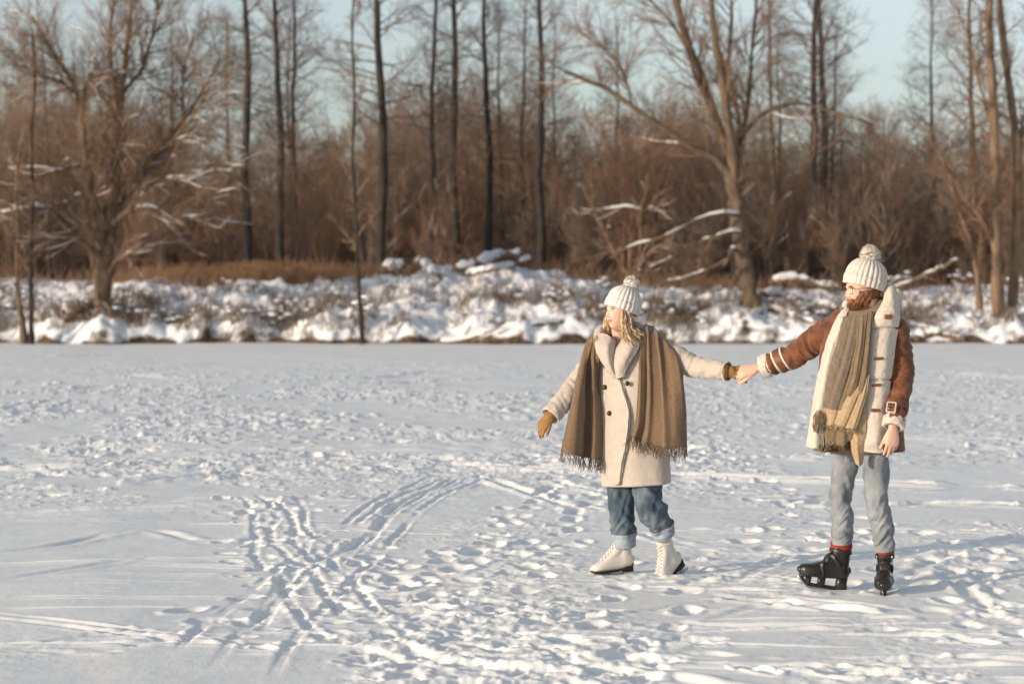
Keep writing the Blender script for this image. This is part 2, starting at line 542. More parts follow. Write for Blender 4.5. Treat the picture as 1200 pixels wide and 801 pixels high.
for t in [([(690, 560), (640, 600), (590, 640), (555, 670), (520, 700)], .26, .2), ([(720, 545), (660, 590), (610, 650), (560, 700)], .30, .22),
          ([(470, 640), (440, 690), (470, 730), (520, 790)], .30, .15), ([(210, 730), (240, 722), (300, 700), (330, 690)], .34, .12),
          ([(800, 500), (840, 540), (880, 570), (960, 600), (1100, 640), (1230, 690)], .33, .2),
          ([(770, 660), (760, 700), (720, 760), (690, 830)], .3, .18), ([(1160, 640), (1120, 680), (1150, 720), (1200, 760)], .28, .18),
          ([(300, 585), (315, 605), (322, 640), (330, 670)], .32, .12), ([(860, 790), (780, 770), (640, 760), (500, 750), (430, 740)], .3, .2),
          ([(1000, 690), (1060, 672), (1130, 650), (1250, 640)], .32, .16), ([(600, 640), (530, 655), (470, 680), (400, 720)], .33, .14),
          ([(880, 640), (940, 620), (1000, 650), (1090, 655)], .33, .16), ([(-20, 540), (120, 530), (300, 520), (520, 500)], .5, .3)]:
    trail(t[0], t[1], t[2])
for i in range(950):                    # scattered footprints over the trampled zones
    py = 342 + 4816 / rng.uniform(10.6, 45) if i % 3 else rng.uniform(690, 800)
    px = rng.uniform(-20, 1220)
    x, y = G(px, py)
    j = int(np.clip((x / (0.228 * y + 1.3) + 1) / 2 * 1049, 0, 1049)) + 6
    i_ = min(np.searchsorted(rows, y), len(rows) - 1)
    if churn[i_, j] < 0.28 + .3 * rng.rand(): continue
    k = rng.uniform(.7, 1.3) * (1 + .5 * (y > 22))
    pit(x, y, rng.uniform(0, 6.3), .15 * k, .075 * k, rng.uniform(.015, .042), rng.uniform(.3, .7))
for i in range(6500):                    # clods kicked up by the blades
    py = 342 + 4816 / rng.uniform(10.4, 50) if i % 3 else rng.uniform(560, 801)
    px = rng.uniform(-20, 1220)
    x, y = G(px, py)
    j = int(np.clip((x / (0.228 * y + 1.3) + 1) / 2 * 1049, 0, 1049)) + 6
    i_ = min(np.searchsorted(rows, y), len(rows) - 1)
    if churn[i_, j] < 0.18 + .35 * rng.rand(): continue
    r = min(rng.gamma(1.5, .011) + .008 + .0008 * y, .08)
    clod(x, y, r, r * rng.uniform(.2, .5))
H = H0 + (H - H0) * (.45 + .58 * sstep(15, 27, Yg))
H = np.where(H > .04, .04 + (H - .04) * .4, H)
H += np.clip(churn + .12, 0, 1) * crumb
H *= fade
# keep the snow level where the skates stand
for (px, py, rr) in [(724, 673, .22), (778, 674, .18), (972, 692, .25), (1035, 694, .2)]:
    x, y = G(px, py)
    s = box_slice(x - 1, x + 1, y - 1, y + 1)
    d = np.hypot(Xg[s] - x, Yg[s] - y)
    H[s] = H[s] * sstep(rr * .6, rr * 1.5, d) + .016 * np.exp(-((d - rr * .62) / .05) ** 2) * np.clip(.4 + fbm2(Xg[s] * 13, Yg[s] * 11, 2), 0, 1.3)
gb = Buf().add(np.stack([Xg, Yg, H], -1), grid_faces(Xg.shape[0], Xg.shape[1], False))
snow_field = part('snow_field', gb, M_SNOW)
tag(snow_field, 'trampled snow covering the frozen lake, crossed by skate tracks', 'snow', None, 'structure')
FLIP = snow_field.data.polygons[5000].normal.z < 0
if FLIP:
    snow_field.data.flip_normals()

# ================================================================== BANK
def bank_mat():
    m = bpy.data.materials.new('snowy_bank'); m.use_nodes = True
    nt = m.node_tree; N = nt.nodes; L = nt.links; b = N['Principled BSDF']
    b.inputs['Roughness'].default_value = .75; b.inputs['Specular IOR Level'].default_value = .2
    geo = N.new('ShaderNodeNewGeometry'); sep = N.new('ShaderNodeSeparateXYZ'); L.new(geo.outputs['Normal'], sep.inputs[0])
    tc = N.new('ShaderNodeTexCoord')
    t = N.new('ShaderNodeTexNoise'); t.inputs['Scale'].default_value = 1.9; t.inputs['Detail'].default_value = 6; L.new(tc.outputs['Object'], t.inputs['Vector'])
    ma = N.new('ShaderNodeMath'); ma.operation = 'MULTIPLY_ADD'; L.new(t.outputs['Fac'], ma.inputs[0]); ma.inputs[1].default_value = 1.3; L.new(sep.outputs['Z'], ma.inputs[2])
    r = N.new('ShaderNodeValToRGB'); r.color_ramp.elements[0].position = .70; r.color_ramp.elements[1].position = .92
    mr = N.new('ShaderNodeMapRange'); mr.inputs['From Min'].default_value = 0; mr.inputs['From Max'].default_value = 1.25
    L.new(ma.outputs[0], mr.inputs[0]); L.new(mr.outputs[0], r.inputs[0])
    t2 = N.new('ShaderNodeTexNoise'); t2.inputs['Scale'].default_value = 5; t2.inputs['Detail'].default_value = 5; L.new(tc.outputs['Object'], t2.inputs['Vector'])
    r2 = N.new('ShaderNodeValToRGB'); r2.color_ramp.elements[0].color = (.03, .02, .014, 1); r2.color_ramp.elements[1].color = (.15, .10, .06, 1)
    r2.color_ramp.elements[0].position = .35; r2.color_ramp.elements[1].position = .7
    L.new(t2.outputs['Fac'], r2.inputs[0])
    pz = N.new('ShaderNodeSeparateXYZ'); L.new(geo.outputs['Position'], pz.inputs[0])
    t3 = N.new('ShaderNodeTexNoise'); t3.inputs['Scale'].default_value = .8; t3.inputs['Detail'].default_value = 5; L.new(tc.outputs['Object'], t3.inputs['Vector'])
    thr = N.new('ShaderNodeMath'); thr.operation = 'MULTIPLY_ADD'; L.new(t3.outputs['Fac'], thr.inputs[0]); thr.inputs[1].default_value = 1.1; thr.inputs[2].default_value = -.43
    sb_ = N.new('ShaderNodeMath'); sb_.operation = 'SUBTRACT'; L.new(pz.outputs['Z'], sb_.inputs[0]); L.new(thr.outputs[0], sb_.inputs[1])
    lo_ = N.new('ShaderNodeMapRange'); lo_.inputs['From Min'].default_value = -.03; lo_.inputs['From Max'].default_value = .08; L.new(sb_.outputs[0], lo_.inputs[0])
    mm = N.new('ShaderNodeMath'); mm.operation = 'MULTIPLY'; L.new(r.outputs[0], mm.inputs[0]); L.new(lo_.outputs[0], mm.inputs[1])
    mx = N.new('ShaderNodeMixRGB'); L.new(mm.outputs[0], mx.inputs[0]); L.new(r2.outputs[0], mx.inputs[1]); mx.inputs[2].default_value = (.76, .77, .80, 1)
    L.new(mx.outputs[0], b.inputs['Base Color'])
    return m
M_BANK = bank_mat()
bx = np.concatenate([[-400, -200, -100, -60], np.linspace(-36, 36, 1100), [60, 100, 200, 400]])
by = np.concatenate([np.linspace(79.2, 96, 170), [100, 106, 115, 130, 150, 190, 260, 400]])
BX, BY = np.meshgrid(bx, by, indexing='xy')
def bank_h(X, Y):
    edge = SHORE_Y + 0.9 * fbm2(X * .35, X * 0 + 2.2, 4)
    d = Y - edge
    lip = 0.32 + 0.22 * fbm2(X * .8 + 4, X * 0 + 9, 3)
    top = 1.95 + .75 * np.exp(-((X + 1.6) / 3.2) ** 2) * sstep(82, 87, Y) * (1 - .5 * sstep(89, 93, Y)) + .3 * fbm2(X * .13 + 8, X * 0 + 1, 2)
    z = lip * sstep(-.02, .25, d) + (top - lip) * (1 - np.exp(-np.clip(d - .1, 0, None) / 5.0)) * 1.02
    n = fbm2(X * 1.15 + 3, Y * 1.15 + 7, 4, .55)
    lm = np.clip(n + .45, 0, 2) * .20 + .05 * fbm2(X * 3.1, Y * 3.1, 3)
    z = z + lm * sstep(.0, .6, d) * (1 - .6 * sstep(9, 15, d))
    return np.where(d < -.05, -.25, z) - .02
BZ = bank_h(BX, BY)
bb = Buf().add(np.stack([BX, BY, BZ], -1), grid_faces(BX.shape[0], BX.shape[1], False))
bank = part('snowy_bank_terrain', bb, M_BANK)
tag(bank, 'snow covered lumpy bank rising from the edge of the frozen lake', 'bank', None, 'structure')
if bank.data.polygons[5000].normal.z < 0:
    bank.data.flip_normals()
def bank_z(x, y):
    return float(bank_h(np.array([x]), np.array([y]))[0])

# ================================================================== TREES
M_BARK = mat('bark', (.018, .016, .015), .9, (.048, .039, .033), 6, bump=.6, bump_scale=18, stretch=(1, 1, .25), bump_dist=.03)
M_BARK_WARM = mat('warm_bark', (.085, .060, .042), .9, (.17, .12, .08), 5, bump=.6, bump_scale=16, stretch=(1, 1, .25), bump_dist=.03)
M_TWIG = mat('twigs', (.155, .096, .06), .9, (.26, .165, .103), .8)
M_TWIG_RED = mat('russet_twigs', (.165, .098, .064), .9, (.285, .172, .112), .35)
M_TWIG_GREY = mat('grey_brown_twigs', (.15, .108, .082), .9, (.25, .182, .14), .5)
M_TWIG_DARK = mat('dark_twigs', (.095, .066, .052), .9, (.165, .115, .088), .8)
M_LIMB_SNOW = mat('snow_on_limbs', (.70, .71, .74), .7, (.80, .80, .82), 8, bump=.3, bump_scale=20)
M_DEAD = mat('bleached_wood', (.34, .27, .19), .85, (.50, .41, .30), 6, bump=.5, bump_scale=22, stretch=(1, 1, .4))

def tubes(buf, Pn, Rn, k, m=0):
    """many branches at once: Pn (B,n,3), Rn (B,n)"""
    if len(Pn) == 0: return
    B, n, _ = Pn.shape
    t = unit(np.gradient(Pn, axis=1))
    ref = np.where(np.abs(t[..., 2:3]) > .9, np.array([1., 0, 0]), np.array([0, 0, 1.]))
    a = unit(np.cross(t, ref)); b = np.cross(t, a)
    th = np.linspace(0, 2 * np.pi, k, endpoint=False)
    v = Pn[:, :, None] + Rn[:, :, None, None] * (a[:, :, None] * np.cos(th)[None, None, :, None] + b[:, :, None] * np.sin(th)[None, None, :, None])
    f = grid_faces(n, k, True)
    F = (f[None] + (np.arange(B) * n * k)[:, None, None]).reshape(-1, 4)
    buf.add(v.reshape(-1, 3), F, m)

def spawn(rg, Pn, Rn, c, t0, t1, ang, length, n, r1=.004, up=.05, wander=.12, rmax=.03, taper=.6, rfac=.55, tilt=None):
    B, n0, _ = Pn.shape
    t = t0 + (t1 - t0) * ((np.arange(c)[None] + rg.rand(B, c)) / c)
    fi = t * (n0 - 1.001); i = np.clip(fi.astype(int), 0, n0 - 2); fr = (fi - i)[..., None]
    bi = np.arange(B)[:, None]
    base = Pn[bi, i] * (1 - fr) + Pn[bi, i + 1] * fr
    rad = Rn[bi, i] * (1 - fr[..., 0]) + Rn[bi, i + 1] * fr[..., 0]
    tn = unit(Pn[bi, i + 1] - Pn[bi, i])
    pr = unit(np.cross(tn, rg.randn(B, c, 3)))
    an = ang * (1 + .25 * rg.randn(B, c, 1))
    d = np.cos(an) * tn + np.sin(an) * pr
    if tilt is not None: d[..., 2] += tilt
    d = unit(d).reshape(-1, 3); base = base.reshape(-1, 3)
    L = (length * (1 - taper * t) * (.65 + .7 * rg.rand(B, c))).reshape(-1)
    out = np.zeros((B * c, n, 3)); out[:, 0] = base
    for s in range(1, n):
        out[:, s] = out[:, s - 1] + d * (L / (n - 1))[:, None]
        d = unit(d + wander * rg.randn(B * c, 3) + np.array([0, 0, up]))
    r0 = np.minimum(rfac * rad.reshape(-1), rmax)
    Rr = r0[:, None] + (np.minimum(r1, r0) - r0)[:, None] * np.linspace(0, 1, n)[None]
    return out, Rr

def snowcap(buf, Pn, Rn, k=5, keep=.55, rg=None, thick=.8, m=0):
    t = unit(np.gradient(Pn, axis=1))
    fl = np.clip(1.15 - np.abs(t[..., 2]) * 1.35, 0, 1)
    if rg is not None:
        nz = rg.randn(*fl.shape)
        for _ in range(3): nz = (np.roll(nz, 1, 1) + 2 * nz + np.roll(nz, -1, 1)) / 4 * 1.25
        fl = fl * np.clip(.45 + keep + .55 * nz, .0, 1.2)
    fl[:, 0] *= .3; fl[:, -1] *= .3
    Q = Pn + np.array([0, 0, 1.]) * ((Rn * .6 + .010) * np.minimum(fl, 1))[..., None]
    tubes(buf, Q, np.maximum(np.maximum(Rn * .74 + .015, .02) * fl * thick, np.minimum(Rn * .8, .012)), k, m)

def stem_path(rg, pts, n, wob):
    c = cat(pts, n)
    c[1:] += np.cumsum(rg.randn(n - 1, 3), 0) * wob * np.array([1, 1, .2])
    return c

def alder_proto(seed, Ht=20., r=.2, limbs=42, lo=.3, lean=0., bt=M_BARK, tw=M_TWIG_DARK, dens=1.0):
    rg = np.random.RandomState(seed)
    n = 16
    z = np.linspace(-.4, Ht, n)
    x = lean * z + np.cumsum(rg.randn(n)) * .07; y = np.cumsum(rg.randn(n)) * .07
    x -= x[0]; y -= y[0]
    T = np.stack([x, y, z], 1)[None]
    Rr = (r * (1 - np.linspace(0, 1, n)) ** .8 + .02)[None]; Rr[0, 0] *= 1.25
    tb = Buf(); tubes(tb, T, Rr, 8)
    L1, R1 = spawn(rg, T, Rr, limbs + 10, lo, .985, R(66), 3.8, 7, .006, .05, .10, .038, .72, .35)
    L2, R2 = spawn(rg, L1, R1, int(9 * dens), .15, .97, R(48), 1.3, 5, .005, .03, .14, .014, .5, .55)
    L3, R3 = spawn(rg, L2, R2, int(5 * dens), .15, 1, R(42), .55, 4, .005, .02, .15, .010, .4, .7)
    cb = Buf(); tubes(cb, L1, R1, 5); tubes(cb, L2, R2, 3); tubes(cb, L3, R3, 3)
    # short dead stubs lower down
    S, SR = spawn(rg, T, Rr, 12, .08, lo, R(80), .9, 4, .006, -.02, .2, .02, .3, .3)
    tubes(cb, S, SR, 4)
    return to_mesh('trunk', tb, bt), to_mesh('crown', cb, tw)

def bush_arrays(seed, Ht=6., stems=10, spread=.35, n2=9, n3=5, r=.035, lo=.22):
    rg = np.random.RandomState(seed)
    B = stems
    a = rg.uniform(0, 6.28, B); s = spread * np.sqrt(rg.rand(B)); h = Ht * rg.uniform(.6, 1.05, B)
    n = 8
    tt = np.linspace(0, 1, n)[None, :, None]
    tip = np.stack([np.cos(a) * s * h, np.sin(a) * s * h, h], 1)[:, None]
    base = np.stack([np.cos(a) * .2, np.sin(a) * .2, 0 * a - .3], 1)[:, None]
    St = base + (tip - base) * np.concatenate([tt[..., :1] ** 1.3, tt[..., :1] ** 1.3, tt[..., :1]], -1)
    St += np.cumsum(rg.randn(B, n, 3), 1) * .05 * np.array([1, 1, .1])
    Sr = (r * rg.uniform(.6, 1.2, B))[:, None] * (1 - .85 * tt[..., 0])
    L2, R2 = spawn(rg, St, Sr, n2, lo, .98, R(38), Ht * .28, 5, .006, .08, .12, .016, .45, .6)
    L3, R3 = spawn(rg, L2, R2, n3, .15, 1, R(34), Ht * .12, 4, .006, .06, .13, .009, .4, .7)
    return (St, Sr), (L2, R2), (L3, R3)

def place(meshes, x, y, z, rz, sc, label, name='alder_tree', cat_='tree', group=None, names=('trunk', 'crown')):
    e = empty(name, (x, y, z), label, cat_, group)
    e.rotation_euler = (0, 0, rz); e.scale = sc if hasattr(sc, '__len__') else (sc, sc, sc)
    for me, nm in zip(meshes, names):
        if me is None: continue
        o = bpy.data.objects.new(nm, me); COL.objects.link(o); o.parent = e
    return e

# ---- far-off wood: one brown mass of young trees and brush that nobody could count
fw = Buf()
frng = np.random.RandomState(5)
protos = []
for s in range(6):
    bb_ = Buf()
    A, B2, C3 = bush_arrays(200 + s, Ht=[7.5, 9, 10.5, 3.2, 4.2, 2.6][s], stems=[9, 8, 7, 16, 14, 18][s], spread=[.34, .3, .26, .6, .55, .8][s], n2=[10, 11, 12, 9, 9, 8][s], n3=6, r=[.05, .05, .05, .025, .03, .02][s], lo=[.2, .2, .2, .05, .05, .02][s])
    tubes(bb_, *A, 4); tubes(bb_, B2[0], np.maximum(B2[1], .010), 3); tubes(bb_, C3[0], np.maximum(C3[1], .010), 3)
    protos.append(bb_.arrays()[:2])
fw_spots = []
NF = 620
for i in range(NF):
    Y = 94 + 75 * (i / NF) ** .9
    kind = frng.choice([0, 1, 2, 3, 4, 5], p=[.15, .15, .14, .19, .19, .18])
    x = frng.uniform(-1, 1) * (Y * .24 + 9)
    px = 600 + x / Y * FPX
    top = 152 - 26 * math.exp(-((px - 560) / 160) ** 2) + 42 * fbm2(np.array([px / 130.]), np.array([3.3]), 2)[0] - 38 * math.exp(-(px / 260) ** 2) + frng.uniform(-22, 45)      # skyline of the wood
    s = frng.uniform(.7, 1.1) if kind > 2 else ((342 - top) / FPX * Y - .3) / [7.9, 9.4, 11.][kind]
    fw_spots.append((x, Y + frng.uniform(-2, 2), s, kind))
for x, y, s, kind in fw_spots:
    v, f = protos[kind]
    a = frng.uniform(0, 6.28); c, sn = math.cos(a), math.sin(a)
    q = v * s
    q = np.stack([q[:, 0] * c - q[:, 1] * sn + x, q[:, 0] * sn + q[:, 1] * c + y, q[:, 2] + 1.98], 1)
    fw.add(q, f, frng.choice([0, 1, 2], p=[.45, .3, .25]))
far_wood = part('far_woods', fw, [M_TWIG_RED, M_TWIG_GREY, M_TWIG_DARK], smooth=True)
tag(far_wood, 'brown mass of bare young trees and brush filling the wood behind the bank', 'woods', None, 'stuff')
# ---- trees one can tell apart
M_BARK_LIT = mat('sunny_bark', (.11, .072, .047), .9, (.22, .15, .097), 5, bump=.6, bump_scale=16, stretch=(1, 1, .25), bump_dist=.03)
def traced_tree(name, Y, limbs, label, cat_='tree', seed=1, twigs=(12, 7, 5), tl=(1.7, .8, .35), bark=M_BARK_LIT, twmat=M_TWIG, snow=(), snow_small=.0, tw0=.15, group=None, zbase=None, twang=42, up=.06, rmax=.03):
    """limbs: list of (points [(px, py, depth offset)], start radius px, end radius px[, twig factor]); first one is the trunk"""
    rg = np.random.RandomState(seed)
    tb = Buf(); cb = Buf(); sb = Buf(); has = False; caps = []
    x0, y0, _ = limbs[0][0][0]
    base = P(x0, y0, Y)
    e = empty(name, tuple(base), label, cat_, group)
    for i, L in enumerate(limbs):
        pts, r0, r1 = L[:3]; tf = L[3] if len(L) > 3 else 1.0
        w_ = np.array([P(a, b, Y + c) for a, b, c in pts])
        n = 26 if i == 0 else 20
        c = cat(w_, n)
        ln = np.linalg.norm(np.diff(c, axis=0), axis=1).sum()
        wob = np.cumsum(rg.randn(n, 3), 0) * .012 * min(1, ln / 4); wob -= wob[0]
        c = c + wob
        rr = np.linspace(0, 1, n)
        k_ = Y / FPX
        rad = (r0 + (r1 - r0) * rr ** .85) * k_
        if i == 0:
            c = np.vstack([c[:1] - [0, 0, .9], c[1:]]) if name != 'dead_branch' else c
            rad[:3] *= np.array([1.45, 1.2, 1.06])
        rad = rad * (1 + .10 * rg.randn(n) * (rr > 0))
        tubes(tb, c[None], rad[None], 10 if i == 0 else 7)
        if tf > 0:
            A, AR = spawn(rg, c[None], rad[None], max(1, int(twigs[0] * tf)), tw0 if i == 0 else .12, 1.0, R(twang), tl[0], 7, .007, up, .11, rmax, .35, .6)
            B2, BR = spawn(rg, A, AR, twigs[1], .12, 1, R(38), tl[1], 5, .006, up * .7, .13, .014, .4, .6)
            C3, CR = spawn(rg, B2, BR, twigs[2], .12, 1, R(36), tl[2], 4, .005, up * .5, .15, .009, .4, .7)
            tubes(cb, A, AR, 5); tubes(cb, B2, BR, 3); tubes(cb, C3, CR, 3)
            if snow_small:
                sel = rg.rand(len(A)) < snow_small
                
                if sel.any(): snowcap(cb, A[sel], AR[sel], 5, .5, rg, m=1)
                sel = rg.rand(len(B2)) < snow_small * .5
                if sel.any(): snowcap(cb, B2[sel], BR[sel], 4, .5, rg, .7, m=1)
        if i in snow:
            s1 = Buf(); snowcap(s1, c[None], rad[None], 7, .62, rg, .95); caps.append(s1)
    o = part('trunk', tb, bark, e)
    if cb.n: part('crown', cb, [twmat, M_LIMB_SNOW], e)
    for s1 in caps: part('snow_load', s1, M_LIMB_SNOW, e)
    return e

# spreading willow on the left, its lower limbs loaded with snow
traced_tree('willow_tree', 81.2, [
    ([(116, 398, 0), (118, 372, 0), (122, 335, 0), (126, 300, 0), (130, 272, .2)], 13.5, 9.5, .5),
    ([(130, 272, .2), (136, 225, .3), (139, 170, .3), (143, 110, .2), (150, 50, .2), (156, -40, 0)], 7.5, 2.0, 1.6),
    ([(124, 300, 0), (113, 250, -.4), (104, 200, -.5), (96, 140, -.6), (88, 100, -.6), (62, 60, -.8), (40, 20, -1)], 6.0, 1.4, 1.6),
    ([(130, 280, 0), (142, 240, .3), (165, 205, .5), (195, 170, .8), (215, 145, .8), (238, 110, 1), (262, 66, 1)], 5.5, 1.4, 1.5),
    ([(139, 165, .3), (136, 110, .8), (128, 60, 1), (132, 0, 1), (138, -40, 1)], 4.0, 1.2, 1.5),
    ([(150, 225, .3), (172, 214, .2), (195, 208, 0), (228, 206, 0), (250, 199, 0), (274, 199, 0)], 4.2, 1.2, .9),
    ([(134, 262, -.2), (150, 248, -.5), (172, 244, -.6), (195, 250, -.6), (222, 256, -.6), (246, 250, -.6)], 4.0, 1.1, .9),
    ([(122, 290, -.3), (108, 268, -.8), (92, 262, -1), (70, 246, -1), (40, 242, -1.2), (10, 247, -1.2), (-12, 246, -1.2)], 4.4, 1.4, .9),
    ([(112, 245, -.4), (95, 228, -.6), (78, 236, -.6), (56, 241, -.8)], 3.2, 1.4, .4),
    ([(108, 215, -.5), (92, 194, -.7), (72, 200, -.8), (50, 205, -.8), (30, 220, -.9)], 3.6, 1.4, .4),
    ([(122, 302, -.2), (108, 292, -.6), (90, 278, -.8), (72, 258, -.9), (60, 240, -1)], 4.2, 1.8, .3),
    ([(128, 288, .2), (126, 262, .4), (122, 240, .4), (136, 222, .4)], 4.6, 2.6, .2),
    ([(136, 232, .3), (132, 200, .2), (140, 180, 0), (144, 158, -.3)], 3.6, 1.6, .5),
    ([(96, 140, -.6), (100, 105, -1), (108, 85, -1.2)], 2.6, 1.8, .5),
    ([(165, 205, .5), (180, 180, .2), (200, 168, 0), (232, 130, -.4), (246, 100, -.4)], 3.2, 1.3, 1.),
    ([(143, 110, .2), (165, 80, .6), (180, 30, .8), (184, -20, 1)], 2.8, 1.0, 1.2),
    ([(90, 110, -.6), (70, 95, -1), (40, 88, -1.4), (12, 60, -1.5)], 2.2, .9, 1.2),
    ([(215, 145, .8), (214, 95, .9), (226, 40, 1)], 2.2, .9, 1.),
    ([(126, 322, -.2), (140, 300, -.6), (152, 300, -.6), (166, 288, -.6)], 2.5, 1.2, .5),
    ([(104, 360, -.3), (118, 354, -.6), (129, 362, -.7), (135, 378, -.7), (136, 394, -.7)], 3.2, 2.6, 0),
], 'spreading old willow with snow on its lower limbs at the left', seed=3, twigs=(20, 8, 5), tl=(2.1, 1.0, .45), snow=(5, 6, 7, 8, 9, 10, 3, 12, 13, 11, 19), snow_small=.45)

traced_tree('sapling_tree', 79.2, [
    ([(30, 402, 0), (24, 365, 0), (22, 335, 0), (20, 300, 0), (23, 262, 0), (20, 220, 0), (26, 170, 0)], 4.0, 1.2, 1.),
    ([(23, 310, 0), (32, 290, 0), (42, 270, 0)], 2.0, .8, .3)], 'bent slender sapling at the ice edge, left of the straight one', seed=8, twigs=(14, 6, 4), tl=(1.1, .5, .25), bark=M_BARK_WARM)
traced_tree('sapling_tree', 79.0, [
    ([(37, 402, 0), (37, 360, 0), (36, 310, 0), (38, 240, 0), (37, 170, 0), (42, 100, 0), (38, 30, 0)], 3.2, .9, 1.)],
    'straight slender sapling beside the bent one at the left ice edge', seed=9, twigs=(16, 6, 4), tl=(1.1, .5, .25), bark=M_BARK)
traced_tree('sapling_tree', 79.4, [
    ([(425, 402, 0), (422, 360, 0), (419, 310, 0), (416, 250, 0), (413, 190, 0), (415, 120, 0), (412, 50, 0), (414, -20, 0)], 3.0, 1.2, 1.),],
    'lone thin sapling standing at the ice edge left of the woman', seed=10, twigs=(26, 6, 4), tl=(1.1, .5, .25), bark=M_BARK, tw0=.3)

# leaning many stemmed tree above the clasped hands
traced_tree('leaning_tree', 83.0, [
    ([(882, 362, 0), (876, 330, 0), (869, 285, 0), (864, 240, 0), (857, 205, 0)], 12.0, 8.0, .25),
    ([(857, 207, 0), (838, 186, -.2), (815, 176, -.4), (790, 157, -.6), (765, 140, -.8), (738, 121, -1), (712, 103, -1), (688, 93, -1.1), (664, 82, -1.2)], 5.4, 2.2, .9),
    ([(860, 215, 0), (853, 180, .2), (838, 140, .3), (826, 100, .4), (812, 62, .4), (798, 24, .4), (784, -30, .4)], 6.4, 3.2, .8),
    ([(862, 215, 0), (858, 170, -.2), (852, 125, -.3), (846, 80, -.3), (838, 40, -.3), (832, -30, -.3)], 6.4, 3.4, .8),
    ([(864, 220, .2), (868, 170, .6), (860, 120, .7), (852, 80, .8), (855, 20, .8), (850, -30, .8)], 4.0, 1.6, 1.2),
    ([(864, 222, 0), (868, 180, .2), (876, 155, .3), (892, 137, .4), (915, 126, .5), (942, 122, .6), (970, 130, .7), (990, 136, .8), (1018, 144, .9)], 3.4, 1.2, .5),
    ([(866, 190, .2), (874, 140, .7), (880, 90, .8), (884, 40, .8), (889, -30, .8)], 3.6, 1.8, 1.2),
    ([(838, 140, .3), (816, 95, .1), (800, 50, 0), (772, 12, 0), (745, -12, 0)], 2.6, 1.0, 1.3),
    ([(740, 122, -1), (735, 98, -1.2), (722, 72, -1.3), (700, 52, -1.3), (680, 40, -1.3)], 1.8, .7, 1.),
    ([(872, 300, -.3), (858, 292, -.8), (852, 304, -1), (846, 312, -1)], 3.2, 1.6, 0),
    ([(868, 272, -.2), (856, 272, -.6), (838, 278, -.8), (820, 285, -.8), (804, 297, -.8)], 2.8, 1.2, .2),
    ([(868, 252, -.2), (848, 250, -.8), (820, 256, -1), (796, 268, -1.2), (770, 280, -1.4), (742, 286, -1.5), (716, 300, -1.5)], 3.2, 1.4, .35),
    ([(852, 304, -1), (830, 316, -1), (806, 326, -1), (782, 330, -1)], 2.6, 1.4, .2),
], 'leaning tree with several tall stems and one long arching side branch', seed=21, twigs=(18, 8, 5), tl=(2.1, .95, .42), snow=(9, 10, 11, 12), bark=M_BARK_WARM, snow_small=.12)

# dead wood standing in the brush beside it
traced_tree('dead_branch', 82.0, [
    ([(748, 326, 0), (751, 295, 0), (751, 262, 0), (753, 236, 0), (757, 224, 0)], 2.0, 1.0, .5),
    ([(752, 246, 0), (735, 242, -.1), (712, 245, -.2), (690, 246, -.2), (676, 242, -.3)], 1.7, .9, .5),
    ([(752, 250, 0), (762, 244, .2), (773, 245, .3)], 1.6, .9, .5),
    ([(742, 330, -.1), (722, 300, -.2), (706, 268, -.2), (692, 240, -.2), (677, 212, -.2)], 1.9, .8, .5)], 'dead snowy sapling forking in the brush above the woman', 'branch', seed=31, snow=(1, 2), bark=M_BARK_LIT, tl=(.9, .45, .2), twigs=(12, 5, 3), snow_small=.3)
traced_tree('dead_branch', 81.2, [
    ([(738, 330, 0), (752, 308, 0), (764, 296, 0), (780, 284, 0)], 1.9, .8, .6), ([(746, 318, .1), (764, 312, .2), (790, 299, .3)], 1.5, .7, .6)], 'forked snowy branch rising from the bank behind the woman', 'branch', seed=33, snow=(0, 1), bark=M_BARK_LIT, tl=(.8, .4, .2), twigs=(8, 4, 3), snow_small=.3)

# trees at the right edge
traced_tree('lakeside_tree', 82.0, [
    ([(1172, 378, 0), (1169, 330, 0), (1168, 280, 0), (1166, 220, 0), (1166, 150, 0), (1163, 80, 0), (1160, 20, 0), (1161, -40, 0)], 7.0, 4.2, 1.),
    ([(1166, 160, 0), (1150, 110, .3), (1138, 60, .5), (1120, 10, .5)], 2.0, .8, 1.),
    ([(1168, 290, 0), (1150, 258, -.3), (1128, 232, -.4), (1110, 205, -.5)], 2.2, 1.0, .7)],
    'tall straight tree right of the man, left of the curving one', seed=41, twigs=(24, 6, 4), tl=(1.5, .7, .3), tw0=.25)
traced_tree('lakeside_tree', 82.6, [
    ([(1184, 372, 0), (1187, 320, 0), (1190, 260, 0), (1192, 200, 0), (1188, 140, 0), (1178, 70, 0), (1172, 10, 0), (1170, -40, 0)], 6.4, 4.0, 1.),
    ([(1192, 190, 0), (1200, 140, .2), (1212, 90, .4), (1216, 30, .4)], 2.4, 1.0, 1.)],
    'tall curving tree at the right edge behind the straight one', seed=42, twigs=(24, 6, 4), tl=(1.5, .7, .3), tw0=.25)
traced_tree('lakeside_tree', 82.2, [
    ([(1148, 356, 0), (1146, 320, 0), (1140, 285, 0), (1128, 250, 0), (1118, 215, 0), (1104, 180, 0)], 3.4, 1.2, 1.),
    ([(1146, 322, 0), (1150, 290, 0), (1152, 250, 0), (1148, 200, 0)], 2.2, .9, 1.)],
    'small slanting tree beside the tall straight one', seed=43, twigs=(16, 7, 5), tl=(1.3, .6, .3))

